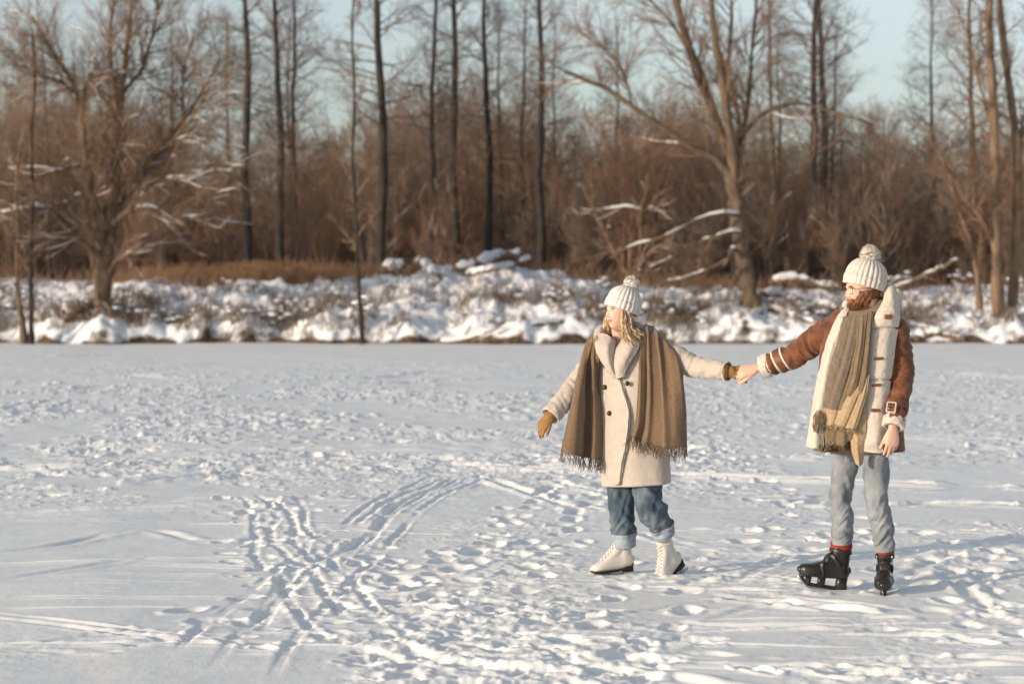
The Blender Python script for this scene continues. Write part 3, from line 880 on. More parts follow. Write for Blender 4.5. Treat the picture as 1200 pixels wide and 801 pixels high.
# dark alders of the wood
ap = [alder_proto(60, 22, .23, 40, .34, .004), alder_proto(61, 21, .20, 44, .30, -.010), alder_proto(62, 20, .18, 48, .25, .012),
      alder_proto(63, 19, .15, 50, .22, -.004), alder_proto(64, 17, .12, 54, .18, .006)]
apw = [alder_proto(70, 20, .19, 44, .3, .02, M_BARK_WARM, M_TWIG), alder_proto(71, 18, .15, 50, .25, -.02, M_BARK_WARM, M_TWIG)]
TR = [  # px of the foot, distance, prototype, scale, label
    (290, 96, ap[0], 0.82, 'thickest dark alder trunk left of the middle, bare to high up'),
    (272, 104, ap[3], 0.62, 'slim dark alder just left of the thickest trunk'),
    (328, 99, ap[1], 0.86, 'dark alder left in the close pair of trunks above the russet grass'),
    (346, 102, ap[2], 0.76, 'dark alder right in the close pair of trunks above the russet grass'),
    (446, 95, ap[1], 1.0, 'tall dark alder right of the thin sapling at the ice edge'),
    (505, 97, ap[2], 0.76, 'slim alder above the left end of the snowy log heap'),
    (533, 100, ap[0], 0.84, 'alder rising behind the snowy log heap'),
    (572, 103, ap[1], 0.82, 'alder standing right behind the snowy log heap, with a twin trunk close by'),
    (588, 110, ap[3], 0.68, 'slimmer twin alder behind the right end of the log heap'),
    (634, 95, ap[0], 0.76, 'dark alder between the log heap and the leaning tree'),
    (612, 112, ap[2], 0.7, 'thin alder set back in the wood left of the dark one'),
    (655, 118, ap[3], 0.7, 'thin far alder right of the dark one by the leaning tree'),
    (950, 97, ap[2], 0.95, 'alder left in the pair of trunks above the man'),
    (964, 99, ap[1], 0.9, 'alder right in the pair of trunks above the man'),
    (1096, 112, ap[3], 0.74, 'solitary alder with a feathery crown right of the man'),
    (1040, 125, ap[4], 0.55, 'low far alder above the man\'s shoulder'),
    (205, 108, apw[0], .62, 'brown alder standing behind the willow'),
    (60, 106, apw[1], .66, 'brown alder behind the willow at the far left'),
    (905, 104, apw[0], .7, 'brown alder right behind the leaning tree'),
    (1142, 105, apw[1], 1.0, 'brown alder behind the trees at the right edge'),
]
trng = np.random.RandomState(77)
for px, Y, pr, s, lab in TR:
    x = (px - 600) / FPX * Y
    place(pr, x, Y, 1.95, trng.uniform(-.5, .5), s, lab)
for i in range(44):
    Y = trng.uniform(106, 150); px = (i + .5) / 32 * 1560 - 180 if i < 32 else trng.choice([trng.uniform(400, 720), trng.uniform(880, 1010)]) + trng.uniform(-16, 16)
    if any(abs(px - q[0]) < 7 for q in TR): px += 12
    pr = [ap[2], ap[3], ap[4], ap[4], apw[1]][trng.randint(5)]
    place(pr, (px - 600) / FPX * Y, Y, 1.95, trng.uniform(0, 6.28), trng.uniform(.38, .68), 'thin bare tree standing deep in the brown wood', group='thin bare trees deep in the wood')
for i in range(18):
    Y = trng.uniform(92, 104); px = trng.uniform(-90, 1290)
    rg = np.random.RandomState(400 + i % 5)
    if i < 5:
        A, B2, C3 = bush_arrays(500 + i, trng.uniform(5, 7.5), 6, .28, 10, 6, .045)
        tb = Buf(); tubes(tb, *A, 5); cb = Buf(); tubes(cb, *B2, 3); tubes(cb, *C3, 3)
        q = rg.rand(len(B2[0])) < .25; snowcap(cb, B2[0][q], B2[1][q], 4, .6, rg, m=1)
        globals().setdefault('YT', []).append((to_mesh('stems', tb, M_BARK_WARM), to_mesh('crown', cb, [M_TWIG_RED, M_LIMB_SNOW])))
    place(YT[i % 5], (px - 600) / FPX * Y, Y, 1.85, trng.uniform(0, 6.28), trng.uniform(.62, .95), 'bushy young tree with russet twigs behind the bank', 'young_tree', group='russet young trees behind the bank', names=('stems', 'crown'))

# ---- russet dry grass on top of the bank
def grass(name, spots, label, material, h=(.35, .8)):
    b = Buf(); rg = np.random.RandomState(len(spots))
    n = len(spots)
    base = np.array(spots)
    d = rg.randn(n, 3) * np.array([.25, .25, 0]) + np.array([.1, 0, 1]); hh = rg.uniform(*h, n)
    Pn = base[:, None] + d[:, None] * (hh[:, None] * np.linspace(0, 1, 4)[None])[..., None]
    Pn[:, :, 2] -= (np.linspace(0, 1, 4)[None] ** 2) * hh[:, None] * .18
    tubes(b, Pn, np.repeat(np.array([[.014, .012, .009, .004]]), n, 0), 3)
    o = part(name, b, material)
    return tag(o, label, 'grass', None, 'stuff')
M_STALK = mat('dry_stalks', (.12, .08, .052), .9, (.24, .17, .11), 2.0)
M_GRASS = mat('russet_grass', (.17, .095, .055), .9, (.30, .185, .11), 2.0)
sp = []
for i in range(5600):
    px = trng.choice([trng.normal(300, 70), trng.uniform(-20, 1220), trng.uniform(640, 860)], p=[.62, .22, .16]); Y = trng.uniform(88, 94)
    x = (px - 600) / FPX * Y
    sp.append((x, Y, bank_z(x, Y) - .03))
grass('dry_grass', sp, 'russet dry grass standing along the top of the bank', M_GRASS, (.4, .95))
sp = []
for i in range(10000):
    px = trng.uniform(-20, 1220); Y = 80.2 + abs(trng.normal(0, 2.6)); x = (px - 600) / FPX * Y
    if fbm2(np.array([x * .7]), np.array([Y * .7]), 2)[0] < -.15: continue
    sp.append((x, Y, bank_z(x, Y) - .02))
grass('bank_stubble', sp, 'brown stalks and stubble poking through the snow of the bank', M_STALK, (.15, .6))

# ---- snow laden bushes on the bank
def bush_proto(seed, w_=.9, h=.8):
    rg = np.random.RandomState(seed)
    A, B2, C3 = bush_arrays(seed, h * 1.6, 12, .9, 6, 4, .014, lo=.1)
    tb = Buf(); tubes(tb, *A, 4); tubes(tb, *B2, 3); tubes(tb, *C3, 3)
    sb = Buf()
    for i in range(13):
        a = rg.uniform(0, 6.28); rr = w_ * math.sqrt(rg.rand()) * .6; z = h * rg.uniform(.15, .95) * (1 - .55 * (rr / w_) ** 2)
        s = rg.uniform(.04, .11)
        v, f = ball((0, 0, 0), s, 10, 14, lambda d: .3 * fbm3(d * 1.7 + i * 3.1 + seed, 2), (1.4, 1.4, .5))
        sb.add(v + np.array([math.cos(a) * rr, math.sin(a) * rr, z]), f)
    return to_mesh('twigs', tb, M_STALK), to_mesh('snow_clumps', sb, M_LIMB_SNOW)
bp = [bush_proto(800 + i, [.9, 1.2, .7, 1.0, 1.3][i], [.8, .7, .9, 1.05, .6][i]) for i in range(5)]
for i in range(46):
    px = (i + .5) / 46 * 1260 - 30 + trng.uniform(-14, 14); Y = 80.6 + trng.gamma(1.6, 1.5)
    x = (px - 600) / FPX * Y
    place(bp[trng.randint(5)], x, Y, bank_z(x, Y) - .1, trng.uniform(0, 6.28), trng.uniform(.65, 1.15), 'low snow laden bush on the lake bank', 'snowy_bush', 'bush', 'snow laden bushes on the bank', ('twigs', 'snow_clumps'))

# ---- fallen logs
def on_bank(px, py):
    for Y in np.arange(79.0, 96, .1):
        p = P(px, py, Y)
        if bank_z(p[0], Y) >= p[2] - .02: return Y
    return 90.0

def log(pts, r0, r1, Y, label, seed, snowy=True, name='fallen_log', sm=1.0, knots=3):
    rg = np.random.RandomState(seed)
    hits = [on_bank(a, b) for a, b, c in pts]
    if len(pts) < 5 or seed in (57, 58, 59, 60, 61): w_ = np.array([P(a, b, h - .05) for (a, b, c), h in zip(pts, hits)])
    else: w_ = np.array([P(a, b, min(hits[0] if seed == 56 else 99, h) + (c if seed == 56 else 0) - .05) for (a, b, c), h in zip(pts, hits)])
    Y = float(w_[:, 1].mean())
    c = cat(w_, 22); c[1:-1] += rg.randn(20, 3) * .02
    rr = np.linspace(r0, r1, 22) * Y / FPX * (1 + .08 * rg.randn(22))
    e = empty(name, tuple(c[11]), label, 'log')
    rings = tube(c, rr, resample=False, side=(0, 0, 1), k=14, round_ends=(True, True), disp=lambda th, s, p: .12 * rr.mean() * fbm3(p * 4, 2))
    b = Buf().add(*loft(rings))
    S, SR = spawn(rg, c[None], rr[None], knots * 3, .1, .98, R(60), .9, 6, .006, .05, .16, .045, .3, .5)
    tubes(b, S, SR, 6)
    S2, SR2 = spawn(rg, S, SR, 4, .2, 1, R(40), .4, 4, .005, .03, .15, .012, .3, .6)
    tubes(b, S2, SR2, 3)
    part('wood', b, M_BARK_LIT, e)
    if snowy:
        sb = Buf(); snowcap(sb, c[None], (rr * sm)[None], 12, 1.0, rg, 1.15)
        part('snow_load', sb, M_LIMB_SNOW, e)
    return e
log([(514, 402, -.6), (545, 397, -.3), (590, 388, 0), (630, 380, .3), (658, 376, .6)], 3.2, 2.2, 80.0, 'long thin log slanting down to the ice, left of the woman', 51)
log([(535, 318, 0), (560, 310, 0), (585, 301, 0), (610, 297, 0)], 6.5, 4.0, 88, 'uppermost snowy log of the heap on the bank', 52, sm=1.2)
log([(545, 322, -.3), (575, 317, -.3), (600, 311, -.3), (622, 303, -.3)], 4.0, 3.0, 87.6, 'lower snowy log of the heap on the bank, thinner than the top one', 53)
log([(452, 316, 0), (466, 314, 0), (481, 318, 0)], 6, 5, 87.5, 'short snow capped stump log at the left of the heap', 54, sm=1.3)
log([(488, 306, .2), (502, 314, 0), (514, 326, -.3)], 4.5, 4, 87.2, 'short snowy log slanting down between the stump and the heap', 55, sm=1.2)
log([(1020, 352, 0), (1050, 338, 0), (1080, 324, 0), (1102, 314, 0), (1124, 303, 0)], 3.0, 2.0, 81.5, 'pale log rising to the right from behind the man\'s head', 56)
log([(893, 345, .4), (925, 347, .1), (960, 356, -.2), (990, 366, -.5), (1015, 380, -.8)], 4.6, 3.6, 81.3, 'thick snowy trunk fallen across the bank left of the man', 57, sm=1.1, knots=6)
log([(905, 330, 1), (930, 326, 1), (960, 334, 1), (985, 336, 1)], 4.5, 3, 83.5, 'snowy branch lying above the fallen trunk left of the man', 58, sm=1.1, knots=5)
log([(1075, 396, -.6), (1095, 390, -.4), (1112, 394, -.4), (1130, 400, -.6)], 4.5, 3.0, 79.8, 'crooked snowy log at the ice edge right of the man', 59, sm=1.1)
log([(1050, 378, 0), (1085, 384, -.2), (1110, 392, -.4)], 2.6, 2.2, 80.6, 'thin snowy log lying above the crooked one at the ice edge', 60)
log([(872, 378, -.4), (900, 362, -.2), (935, 370, -.2), (965, 384, -.4)], 3.5, 2.5, 80.7, 'bent snowy limb below the fallen trunk left of the man', 61, knots=5)
# root tangle at the foot of the willow
rb_ = Buf(); rg = np.random.RandomState(91)
c0 = P(104, 388, 81.0)
for i in range(70):
    a = rg.uniform(0, 6.28); q = c0 + np.array([rg.normal(0, .5), rg.normal(0, .3), rg.uniform(.4, 1.1)])
    e_ = c0 + np.array([rg.normal(0, .85), rg.normal(-.3, .3), rg.uniform(-.35, .1)])
    m_ = (q + e_) / 2 + rg.randn(3) * .25
    cc = cat(np.array([q, m_, e_]), 8)
    tubes(rb_, cc[None], np.full((1, 8), rg.uniform(.012, .05)), 5)
rt = part('root_tangle', rb_, M_TWIG)
tag(rt, 'brown tangle of roots and stems at the foot of the willow', 'roots')
# ================================================================== PEOPLE
M_SKIN_W = mat('fair_skin', (.66, .41, .31), .5, (.70, .45, .345), 30, sss=.25, spec=.35)
M_SKIN_M = mat('tan_skin', (.62, .37, .27), .5, (.67, .42, .315), 30, sss=.25, spec=.35)
M_LIP = mat('lips', (.50, .17, .14), .4)
M_EYE = mat('eye_white', (.75, .73, .70), .3)
M_IRIS = mat('iris', (.05, .035, .03), .2)
M_BROW_W = mat('fair_brow', (.28, .16, .08), .8)
M_BLOND = mat('blond_hair', (.42, .28, .15), .5, (.66, .49, .31), 40, stretch=(1, 1, .15), spec=.4)
M_BEARD = mat('auburn_beard', (.13, .055, .026), .8, (.26, .12, .055), 120, bump=.8, bump_scale=160, bump_dist=.006)
M_HAT_W = mat('white_wool', (.60, .565, .53), .95, (.68, .64, .60), 60, bump=.7, bump_scale=240, sheen=.3, bump_dist=.004)
M_HAT_M = mat('cream_wool', (.54, .485, .43), .95, (.63, .57, .505), 60, bump=.7, bump_scale=240, sheen=.3, bump_dist=.004)
M_TEDDY = mat('cream_teddy', (.45, .385, .33), 1.0, (.485, .42, .365), 45, bump=.35, bump_scale=150, sheen=.25, bump_dist=.008)
M_SHEAR = mat('shearling', (.54, .465, .39), 1.0, (.59, .515, .44), 45, bump=.4, bump_scale=160, sheen=.25, bump_dist=.007)
M_SUEDE = mat('brown_suede', (.085, .028, .012), .75, (.20, .070, .027), 14, bump=.4, bump_scale=50, sheen=.2, bump_dist=.006, detail=6)
M_LEATHER = mat('dark_leather', (.12, .045, .02), .5, (.18, .07, .03), 30, bump=.2, bump_scale=120)
M_BUTTON = mat('dark_button', (.035, .022, .016), .35)
M_SHAWL = mat('camel_brown_wool', (.14, .088, .052), .95, (.18, .115, .070), 70, bump=.4, bump_scale=300, sheen=.25, bump_dist=.003)
M_GLOVE = mat('ochre_knit', (.24, .125, .045), .95, (.36, .20, .08), 110, bump=.9, bump_scale=220, bump_dist=.005)
M_GLOVE_D = mat('dark_knit', (.09, .045, .02), .95, (.14, .075, .035), 110, bump=.6, bump_scale=220, bump_dist=.005)
M_JEAN_W = mat('blue_denim', (.05, .075, .105), .9, (.135, .168, .20), 9, bump=.35, bump_scale=320, bump_dist=.002, detail=6)
M_JEAN_W2 = mat('denim_turn_up', (.24, .29, .34), .9, (.32, .37, .41), 20, bump=.3, bump_scale=320, bump_dist=.002)
M_JEAN_M = mat('pale_denim', (.16, .175, .195), .9, (.285, .298, .315), 8, bump=.35, bump_scale=320, bump_dist=.002, detail=6)
M_WHITE_BOOT = mat('white_leather', (.62, .57, .52), .55, (.69, .63, .56), 12, bump=.1, bump_scale=60, spec=.4)
M_SOLE = mat('black_sole', (.022, .017, .015), .45)
M_STEEL = mat('blade_steel', (.55, .55, .56), .28, metal=1.0)
M_LACE = mat('white_lace', (.74, .70, .64), .9)
M_BLACK = mat('black_shell', (.014, .013, .013), .32, (.03, .027, .025), 18, spec=.5)
M_BLACK_S = mat('black_strap', (.03, .026, .024), .5)
M_RED = mat('red_liner', (.25, .022, .018), .9, (.33, .035, .028), 40)
M_BUCKLE = mat('buckle_metal', (.5, .48, .45), .3, metal=.9)

def plaid_mat(name, base, alt, band, s=22.0, ang=0.0):
    m = mat(name, base, .98, alt, 90, bump=.5, bump_scale=260, sheen=.2, bump_dist=.004)
    nt = m.node_tree; N = nt.nodes; L = nt.links
    b = N['Principled BSDF']
    src = b.inputs['Base Color'].links[0].from_socket
    tc = N.new('ShaderNodeTexCoord'); mp = N.new('ShaderNodeMapping'); mp.inputs['Rotation'].default_value = (0, ang, 0); L.new(tc.outputs['Object'], mp.inputs[0])
    w_ = N.new('ShaderNodeTexWave'); w_.inputs['Scale'].default_value = s; w_.inputs['Distortion'].default_value = .6; w_.bands_direction = 'X'
    L.new(mp.outputs[0], w_.inputs['Vector'])
    r = N.new('ShaderNodeValToRGB'); r.color_ramp.elements[0].position = .55; r.color_ramp.elements[1].position = .8
    r.color_ramp.elements[0].color = (0, 0, 0, 1); r.color_ramp.elements[1].color = (.22, .22, .22, 1); L.new(w_.outputs['Fac'], r.inputs[0])
    mx = N.new('ShaderNodeMixRGB'); L.new(r.outputs[0], mx.inputs[0]); L.new(src, mx.inputs[1]); mx.inputs[2].default_value = (*band, 1)
    L.new(mx.outputs[0], b.inputs['Base Color'])
    return m
M_SC_GREY = plaid_mat('grey_brown_plaid', (.135, .10, .072), (.19, .147, .110), (.115, .085, .060), 6, .35)
M_SC_TAUPE = plaid_mat('taupe_plaid', (.15, .103, .060), (.205, .147, .09), (.27, .20, .125), 4, .5)
M_SC_TAN = mat('tan_wool', (.34, .235, .135), .98, (.42, .30, .185), 80, bump=.5, bump_scale=260, sheen=.2, bump_dist=.004)
M_SC_DARK = mat('dark_brown_wool', (.10, .068, .04), .98, (.15, .105, .065), 80, bump=.5, bump_scale=260, bump_dist=.004)

def V3(*a): return np.array(a, float)

# ---------------------------------------------------------------- head, face, hand
class Head:
    def __init__(s, c, fwd, up, k=1.0, male=False):
        s.c = np.asarray(c, float); s.f = unit(fwd); s.l = unit(np.cross(up, s.f)); s.u = np.cross(s.f, s.l); s.k = k; s.male = male
    def bumps(s, x, z):
        g = lambda cx, cz, sx, sz: np.exp(-((x - cx) / sx) ** 2 - ((z - cz) / sz) ** 2)
        gs = lambda cx, cz, sx, sz: g(cx, cz, sx, sz) + g(-cx, cz, sx, sz)
        nz = np.clip((.022 - z) / .046, 0, 1) * sstep(-.040, -.026, z)
        d = .023 * np.exp(-(x / .0105) ** 2) * nz + .006 * gs(.0125, -.026, .007, .007)
        d += -.010 * gs(.031, .012, .014, .009) + (.007 if s.male else .004) * gs(.028, .029, .020, .008)
        d += .006 * gs(.040, -.018, .018, .016) + .0055 * g(0, -.0505, .018, .0045) + .0065 * g(0, -.0625, .016, .0050)
        d += -.004 * g(0, -.0565, .022, .0025) - .004 * g(0, -.074, .018, .006) + .010 * g(0, -.096, .018, .013)
        return d
    def sx(s, z):
        return .076 * (1 - (.26 if s.male else .32) * sstep(.01, -.115, z))
    def y(s, x, z):
        q = np.clip(1 - (x / s.sx(z)) ** 2 - (z / .118) ** 2, 0, 1)
        return .094 * np.sqrt(q) + s.bumps(x, z) + .006 * sstep(-.02, -.09, z)
    def w(s, p):
        p = np.asarray(p, float) * s.k
        return s.c + p[..., 0:1] * s.l + p[..., 1:2] * s.f + p[..., 2:3] * s.u
    def grid(s, n=80, k=110, off=None):
        ph = np.linspace(-np.pi / 2, np.pi / 2, n)[:, None]; th = np.linspace(0, 2 * np.pi, k, endpoint=False)[None]
        z = .118 * np.sin(ph) + 0 * th; cz = np.cos(ph)
        x = s.sx(z) * cz * np.sin(th); yc = cz * np.cos(th)
        y = np.where(yc > 0, .094, .100) * yc
        front = sstep(.0, .35, yc / np.maximum(cz, 1e-3)) * sstep(.0, .25, cz)
        y = y + front * s.bumps(x, z) + front * .006 * sstep(-.02, -.09, z)
        y = np.where(yc < 0, y * (1 - .35 * sstep(-.02, -.11, z)), y)
        p = np.stack([x, y, z], -1)
        if off is not None:
            nrm = unit(p * np.array([1.3, 1, .8]))
            p = p + nrm * off(p)[..., None]
        return loft(s.w(p))

def face_bits(h, root, skin, brow_m, smile=.003):
    for sgn in (-1, 1):
        e0 = V3(sgn * .031, h.y(np.array(.031), np.array(.012)) - .0065, .012)
        b = Buf().add(*ball(h.w(e0), .0118, 14, 18)); eye = part('eye', b, M_EYE, root)
        b = Buf().add(*ball(h.w(e0 + V3(-.002 * 0, .0082, 0)), .0056, 10, 14)); part('iris', b, M_IRIS, eye)
        xs = np.array([.016, .025, .034, .044]) ; zs = np.array([.027, .031, .031, .026])
        pts = np.stack([sgn * xs, h.y(xs, zs) + .001, zs], 1)
        b = Buf().add(*loft(tube(h.w(pts), [.0022, .0032, .003, .0014], n=12, k=8, side=h.u))); part('eyebrow', b, brow_m, root)
        xs = np.array([.019, .026, .034, .043]); zs = np.array([.016, .020, .020, .015])
        pts = np.stack([sgn * xs, h.y(xs, zs) + .003, zs], 1)
        b = Buf().add(*loft(tube(h.w(pts), [.0012, .0019, .0019, .0012], n=12, k=8, side=h.u))); part('eyelashes', b, M_IRIS, root)
    b = Buf()
    for zc, r in ((-.0515, .0030), (-.0610, .0036)):
        xs = np.linspace(-.023, .023, 9); zs = zc + (xs / .023) ** 2 * (smile + (-.0045 - zc - .0515 if False else (-.004 if zc > -.055 else .005)))
        pts = np.stack([xs, h.y(np.abs(xs), zs) + .0005, zs], 1)
        b.add(*loft(tube(h.w(pts), r * np.array([.3, .7, .95, 1, 1, 1, .95, .7, .3]), n=22, k=10, side=h.u)))
    part('lips', b, M_LIP, root)

def hand(buf, wrist, d, n, right, k=1.0, fat=1.0, curl=(.35, .4, .3), spread=.06, thumb=(.6, .75, -.25), tcurl=.3, fing=None):
    d = unit(d); n = unit(np.asarray(n, float) - d * (np.asarray(n, float) @ d)); s = np.cross(n, d) if right else np.cross(d, n)
    w_ = np.asarray(wrist, float)
    c = [w_ + d * t * k for t in (-.02, .0, .03, .06, .085, .098)]
    buf.add(*loft(tube(c, np.array([.026, .026, .034, .040, .040, .034]) * k * fat ** .5, np.array([.021, .019, .017, .016, .013, .009]) * k * fat, side=s, n=16, k=20, round_ends=(True, True), power=2.4)))
    fing = fing or [curl] * 4
    for i, (so, do, L, r) in enumerate(((.030, .086, .074, .0092), (.010, .091, .082, .0095), (-.010, .087, .076, .0090), (-.029, .078, .060, .0080))):
        a = (1.5 - i) * spread
        dd = unit(d * math.cos(a) + s * math.sin(a))
        p = w_ + (s * so + d * (do - .012)) * k
        pts = [p]; ang = 0
        for sg, cu in zip((.46, .30, .24), fing[i]):
            ang += cu
            p = p + (dd * math.cos(ang) - n * math.sin(ang)) * L * sg * k * 1.12
            pts.append(p)
        buf.add(*loft(tube(pts, np.array([1.05, 1.0, .92, .78]) * r * k * fat, side=s, n=18, k=12, round_ends=(True, True))))
    t = unit(d * thumb[0] + s * thumb[1] + n * thumb[2])
    p = w_ + (d * .022 + s * .022) * k; pts = [p]
    ax = unit(np.cross(t, d))
    for sg, i in zip((.042, .034, .028), range(3)):
        p = p + t * sg * k; pts.append(p)
        t = unit(t + (d * .8 - n * .4) * tcurl)
    buf.add(*loft(tube(pts, np.array([.0145, .0125, .0108, .0088]) * k * fat, side=n, n=18, k=12, round_ends=(True, True))))
    return s

def bvh_of(bufs):
    v = []; f = []; o = 0
    for b in bufs:
        a, c, _ = b.arrays(); v.append(a); f.append(c + o); o += len(a)
    v = np.vstack(v); f = np.vstack(f)
    return BVHTree.FromPolygons([tuple(q) for q in v], [tuple(q) if q[2] != q[3] else tuple(q[:3]) for q in f.tolist()])

def drape(bv, px, py, off, Yfb):
    d = unit(ray(px, py))
    loc, nr, i, dist = bv.ray_cast(Vector((0, 0, CAM_H)), Vector(d))
    if loc is None or abs(loc[1] - Yfb) > .35: return P(px, py, Yfb - off)
    return np.array(loc) - d * off

def hem(rings, inner=.93, up=.16):
    """turn the last ring in and up so that an open garment has a real edge"""
    r = rings[-1]; c = r.mean(0)
    return np.concatenate([rings, (c + (r - c) * (1 + inner) / 2 + [0, 0, -.006])[None], (c + (r - c) * inner)[None], (c + (r - c) * inner * .97 + [0, 0, up])[None]])

def fringe(edge, L=(.05, .085), per=1, r=.0016, seed=0, dirn=(0, 0, -1), jit=.25):
    b = Buf(); rg = np.random.RandomState(seed)
    e = cat(edge, int(len(edge) * per)) + rg.randn(int(len(edge) * per), 3) * .002
    n = len(e); h = rg.uniform(*L, n)
    d = unit(np.asarray(dirn, float) + rg.randn(n, 3) * np.array([jit, jit, .05]))
    t = np.linspace(-.08, 1, 5)
    Pn = e[:, None] + d[:, None] * (h[:, None] * t[None])[..., None] + np.cumsum(rg.randn(n, 5, 3) * .003, 1)
    tubes(b, Pn, np.repeat(np.linspace(r * 1.25, r * .8, 5)[None], n, 0), 4)
    return b

def pom(c, r, seed, m, hat):
    rg = np.random.RandomState(seed)
    b = Buf().add(*ball(c, r * .9, 18, 24, lambda d: .14 * fbm3(d * 4 + seed, 2)))
    d = unit(rg.randn(520, 3)); t = np.linspace(.7, 1, 4)
    Pn = np.asarray(c) + d[:, None] * (r * rg.uniform(.95, 1.2, 520)[:, None] * t[None])[..., None] + np.cumsum(rg.randn(520, 4, 3) * .0012, 1)
    tubes(b, Pn, np.full((520, 4), .0018), 4)
    return part('pom_pom', b, m, hat)

def beanie(c_pts, a, b_, side, prof, root, m, ribs=26, amp=.0035, label=None):
    """ribbed knitted cap"""
    n = 46
    q = np.array(c_pts)
    A = np.array(prof) * a; B = np.array(prof) * b_
    def disp(th, s, p):
        fold = .006 * (1 - sstep(.20, .26, s)) * (1 - 0 * th)
        knit = .0013 * np.sin(th * ribs * 2 + s * 160)
        return amp * (np.abs(np.cos(th * ribs * .5)) - .5) * 2 * (1 - .5 * sstep(.8, 1, s)) + fold + knit + .003 * fbm3(p * 30, 2)
    rings = tube(q, A, B, side=side, n=n, k=ribs * 8, disp=disp)
    r0 = rings[0]; cc = r0.mean(0)
    rings = np.concatenate([(cc + (r0 - cc) * .86 + (rings[6].mean(0) - cc) * .6)[None], (cc + (r0 - cc) * .93)[None], rings])
    bf = Buf().add(*loft(rings))
    return part('knitted_hat', bf, m, root, label=label)

def wrinkle(seed, a=.006, fs=9., ft=1.5, b=.004):
    def f(th, s, p):
        n = fbm2(np.cos(th) * ft + seed + 0 * s, s * fs + np.sin(th) * ft, 3) 
        return (1 - sstep(.84, .96, s)) * (a * n + b * (1 - np.abs(fbm2(np.sin(th) * ft * .7 + seed * 2.3 + .5 * s, s * fs * .75 + np.cos(th) * ft, 2))) - b * .7)
    return f

# ---------------------------------------------------------------- skates (local: x toe, y side, z up, blade edge at z 0)
def tf(M, b):
    v, f, m = b.arrays()
    v = v @ np.array(M.to_3x3()).T + np.array(M.translation)
    o = Buf(); o.v = [v]; o.f = [f]; o.m = [m]; o.n = len(v)
    return o

def strip(x, z0, z1, t):
    r = np.array([[(a, -t, c), (a, t, c), (a, t, d), (a, -t, d)] for a, c, d in zip(x, z0, z1)])
    return loft(r)

def foot_M(toe, up, pos):
    x = unit(toe); y = unit(np.cross(up, x)); z = np.cross(x, y)
    return Matrix(((x[0], y[0], z[0], pos[0]), (x[1], y[1], z[1], pos[1]), (x[2], y[2], z[2], pos[2]), (0, 0, 0, 1)))

FX = np.array([-.078, -.064, -.03, .02, .07, .115, .155, .182, .194])
def figure_skate(root, M, k=1.0, label=None):
    up = lambda b: tf(M @ Matrix.Scale(k, 4), b)
    b = Buf()
    zc = np.array([.125, .122, .122, .116, .105, .090, .080, .075, .073]); rz = np.array([.022, .045, .052, .056, .050, .037, .028, .021, .012]); ry = np.array([.018, .030, .035, .034, .037, .042, .041, .031, .016])
    b.add(*loft(tube(np.stack([FX, 0 * FX, zc], 1), ry, rz, side=(0, 1, 0), n=30, k=28, round_ends=(True, True), power=2.3)))
    b.add(*loft(tube([(-.018, 0, .12), (-.024, 0, .17), (-.028, 0, .215), (-.034, 0, .26), (-.036, 0, .285)], [.037, .034, .036, .041, .044], [.060, .050, .048, .054, .057], side=(0, 1, 0), n=24, k=28, round_ends=(True, False))))
    b.add(*loft(tube([(-.014, 0, .255), (.006, 0, .205), (.042, 0, .160), (.085, 0, .122), (.12, 0, .10)], [.034, .034, .033, .033, .03], [.03, .034, .036, .032, .02], side=(0, 1, 0), n=22, k=24, round_ends=(True, True))))
    boot = remesh('ice_skate', up(b), M_WHITE_BOOT, root, .004, 5, label)
    zs = zc - rz - .003
    s = Buf().add(*loft(tube(np.stack([FX, 0 * FX, np.maximum(zs, .048)], 1), ry + .004, np.full(9, .0055), side=(0, 1, 0), n=30, k=20, round_ends=(True, True), power=4)))
    s.add(*rbox((-.046, 0, .062), (.033, 0, 0), (0, .028, 0), (0, 0, .018)))
    part('sole', up(s), M_SOLE, boot)
    x = np.linspace(-.098, .198, 16)
    lo = np.where(x > .15, ((x - .15) / .05) ** 2 * .018, .0); lo = lo + .0035 * (x / .1) ** 2 * .3
    bl = Buf().add(*strip(x, lo, np.maximum(lo + .006, .019 - .006 * np.abs(x) / .2), .0020))
    bl.add(*strip([.075, .09, .13, .145], [.016] * 4, [.046] * 4, .0026)).add(*strip([-.065, -.055, -.035, -.025], [.016] * 4, [.048] * 4, .0026))
    bl.add(*rbox((.11, 0, .046), (.05, 0, 0), (0, .026, 0), (0, 0, .0025))).add(*rbox((-.045, 0, .044), (.034, 0, 0), (0, .024, 0), (0, 0, .0025)))
    part('blade', up(bl), M_STEEL, boot)
    l = Buf()
    T = np.linspace(0, 1, 9)
    cx = cat(np.array([.132, .108, .088, .070, .053, .039, .029, .023]), 9); czz = cat(np.array([.125, .147, .166, .184, .204, .223, .244, .266]), 9)
    for i in range(8):
        for sg in (-1, 1):
            l.add(*loft(tube([(cx[i], -.017 * sg, czz[i] - .003), ((cx[i] + cx[i + 1]) / 2 + .004, 0, (czz[i] + czz[i + 1]) / 2 + .004), (cx[i + 1], .017 * sg, czz[i + 1] - .003)], .0022, n=7, k=6, side=(1, 0, 0))))
    for sg in (-1, 1):
        l.add(*loft(tube([(.028, .01 * sg, .27), (-.02, .055 * sg, .262), (-.07, .058 * sg, .235), (-.085, .062 * sg, .18)], .0020, n=14, k=6, side=(1, 0, 0))))
    part('laces', up(l), M_LACE, boot)
    e = Buf()
    for i in range(9):
        for sg in (-1, 1):
            e.add(*ball((cx[i] - .001, .019 * sg, czz[i] - .004), .0032, 8, 10))
    part('eyelets', up(e), M_BUCKLE, boot)
    return boot

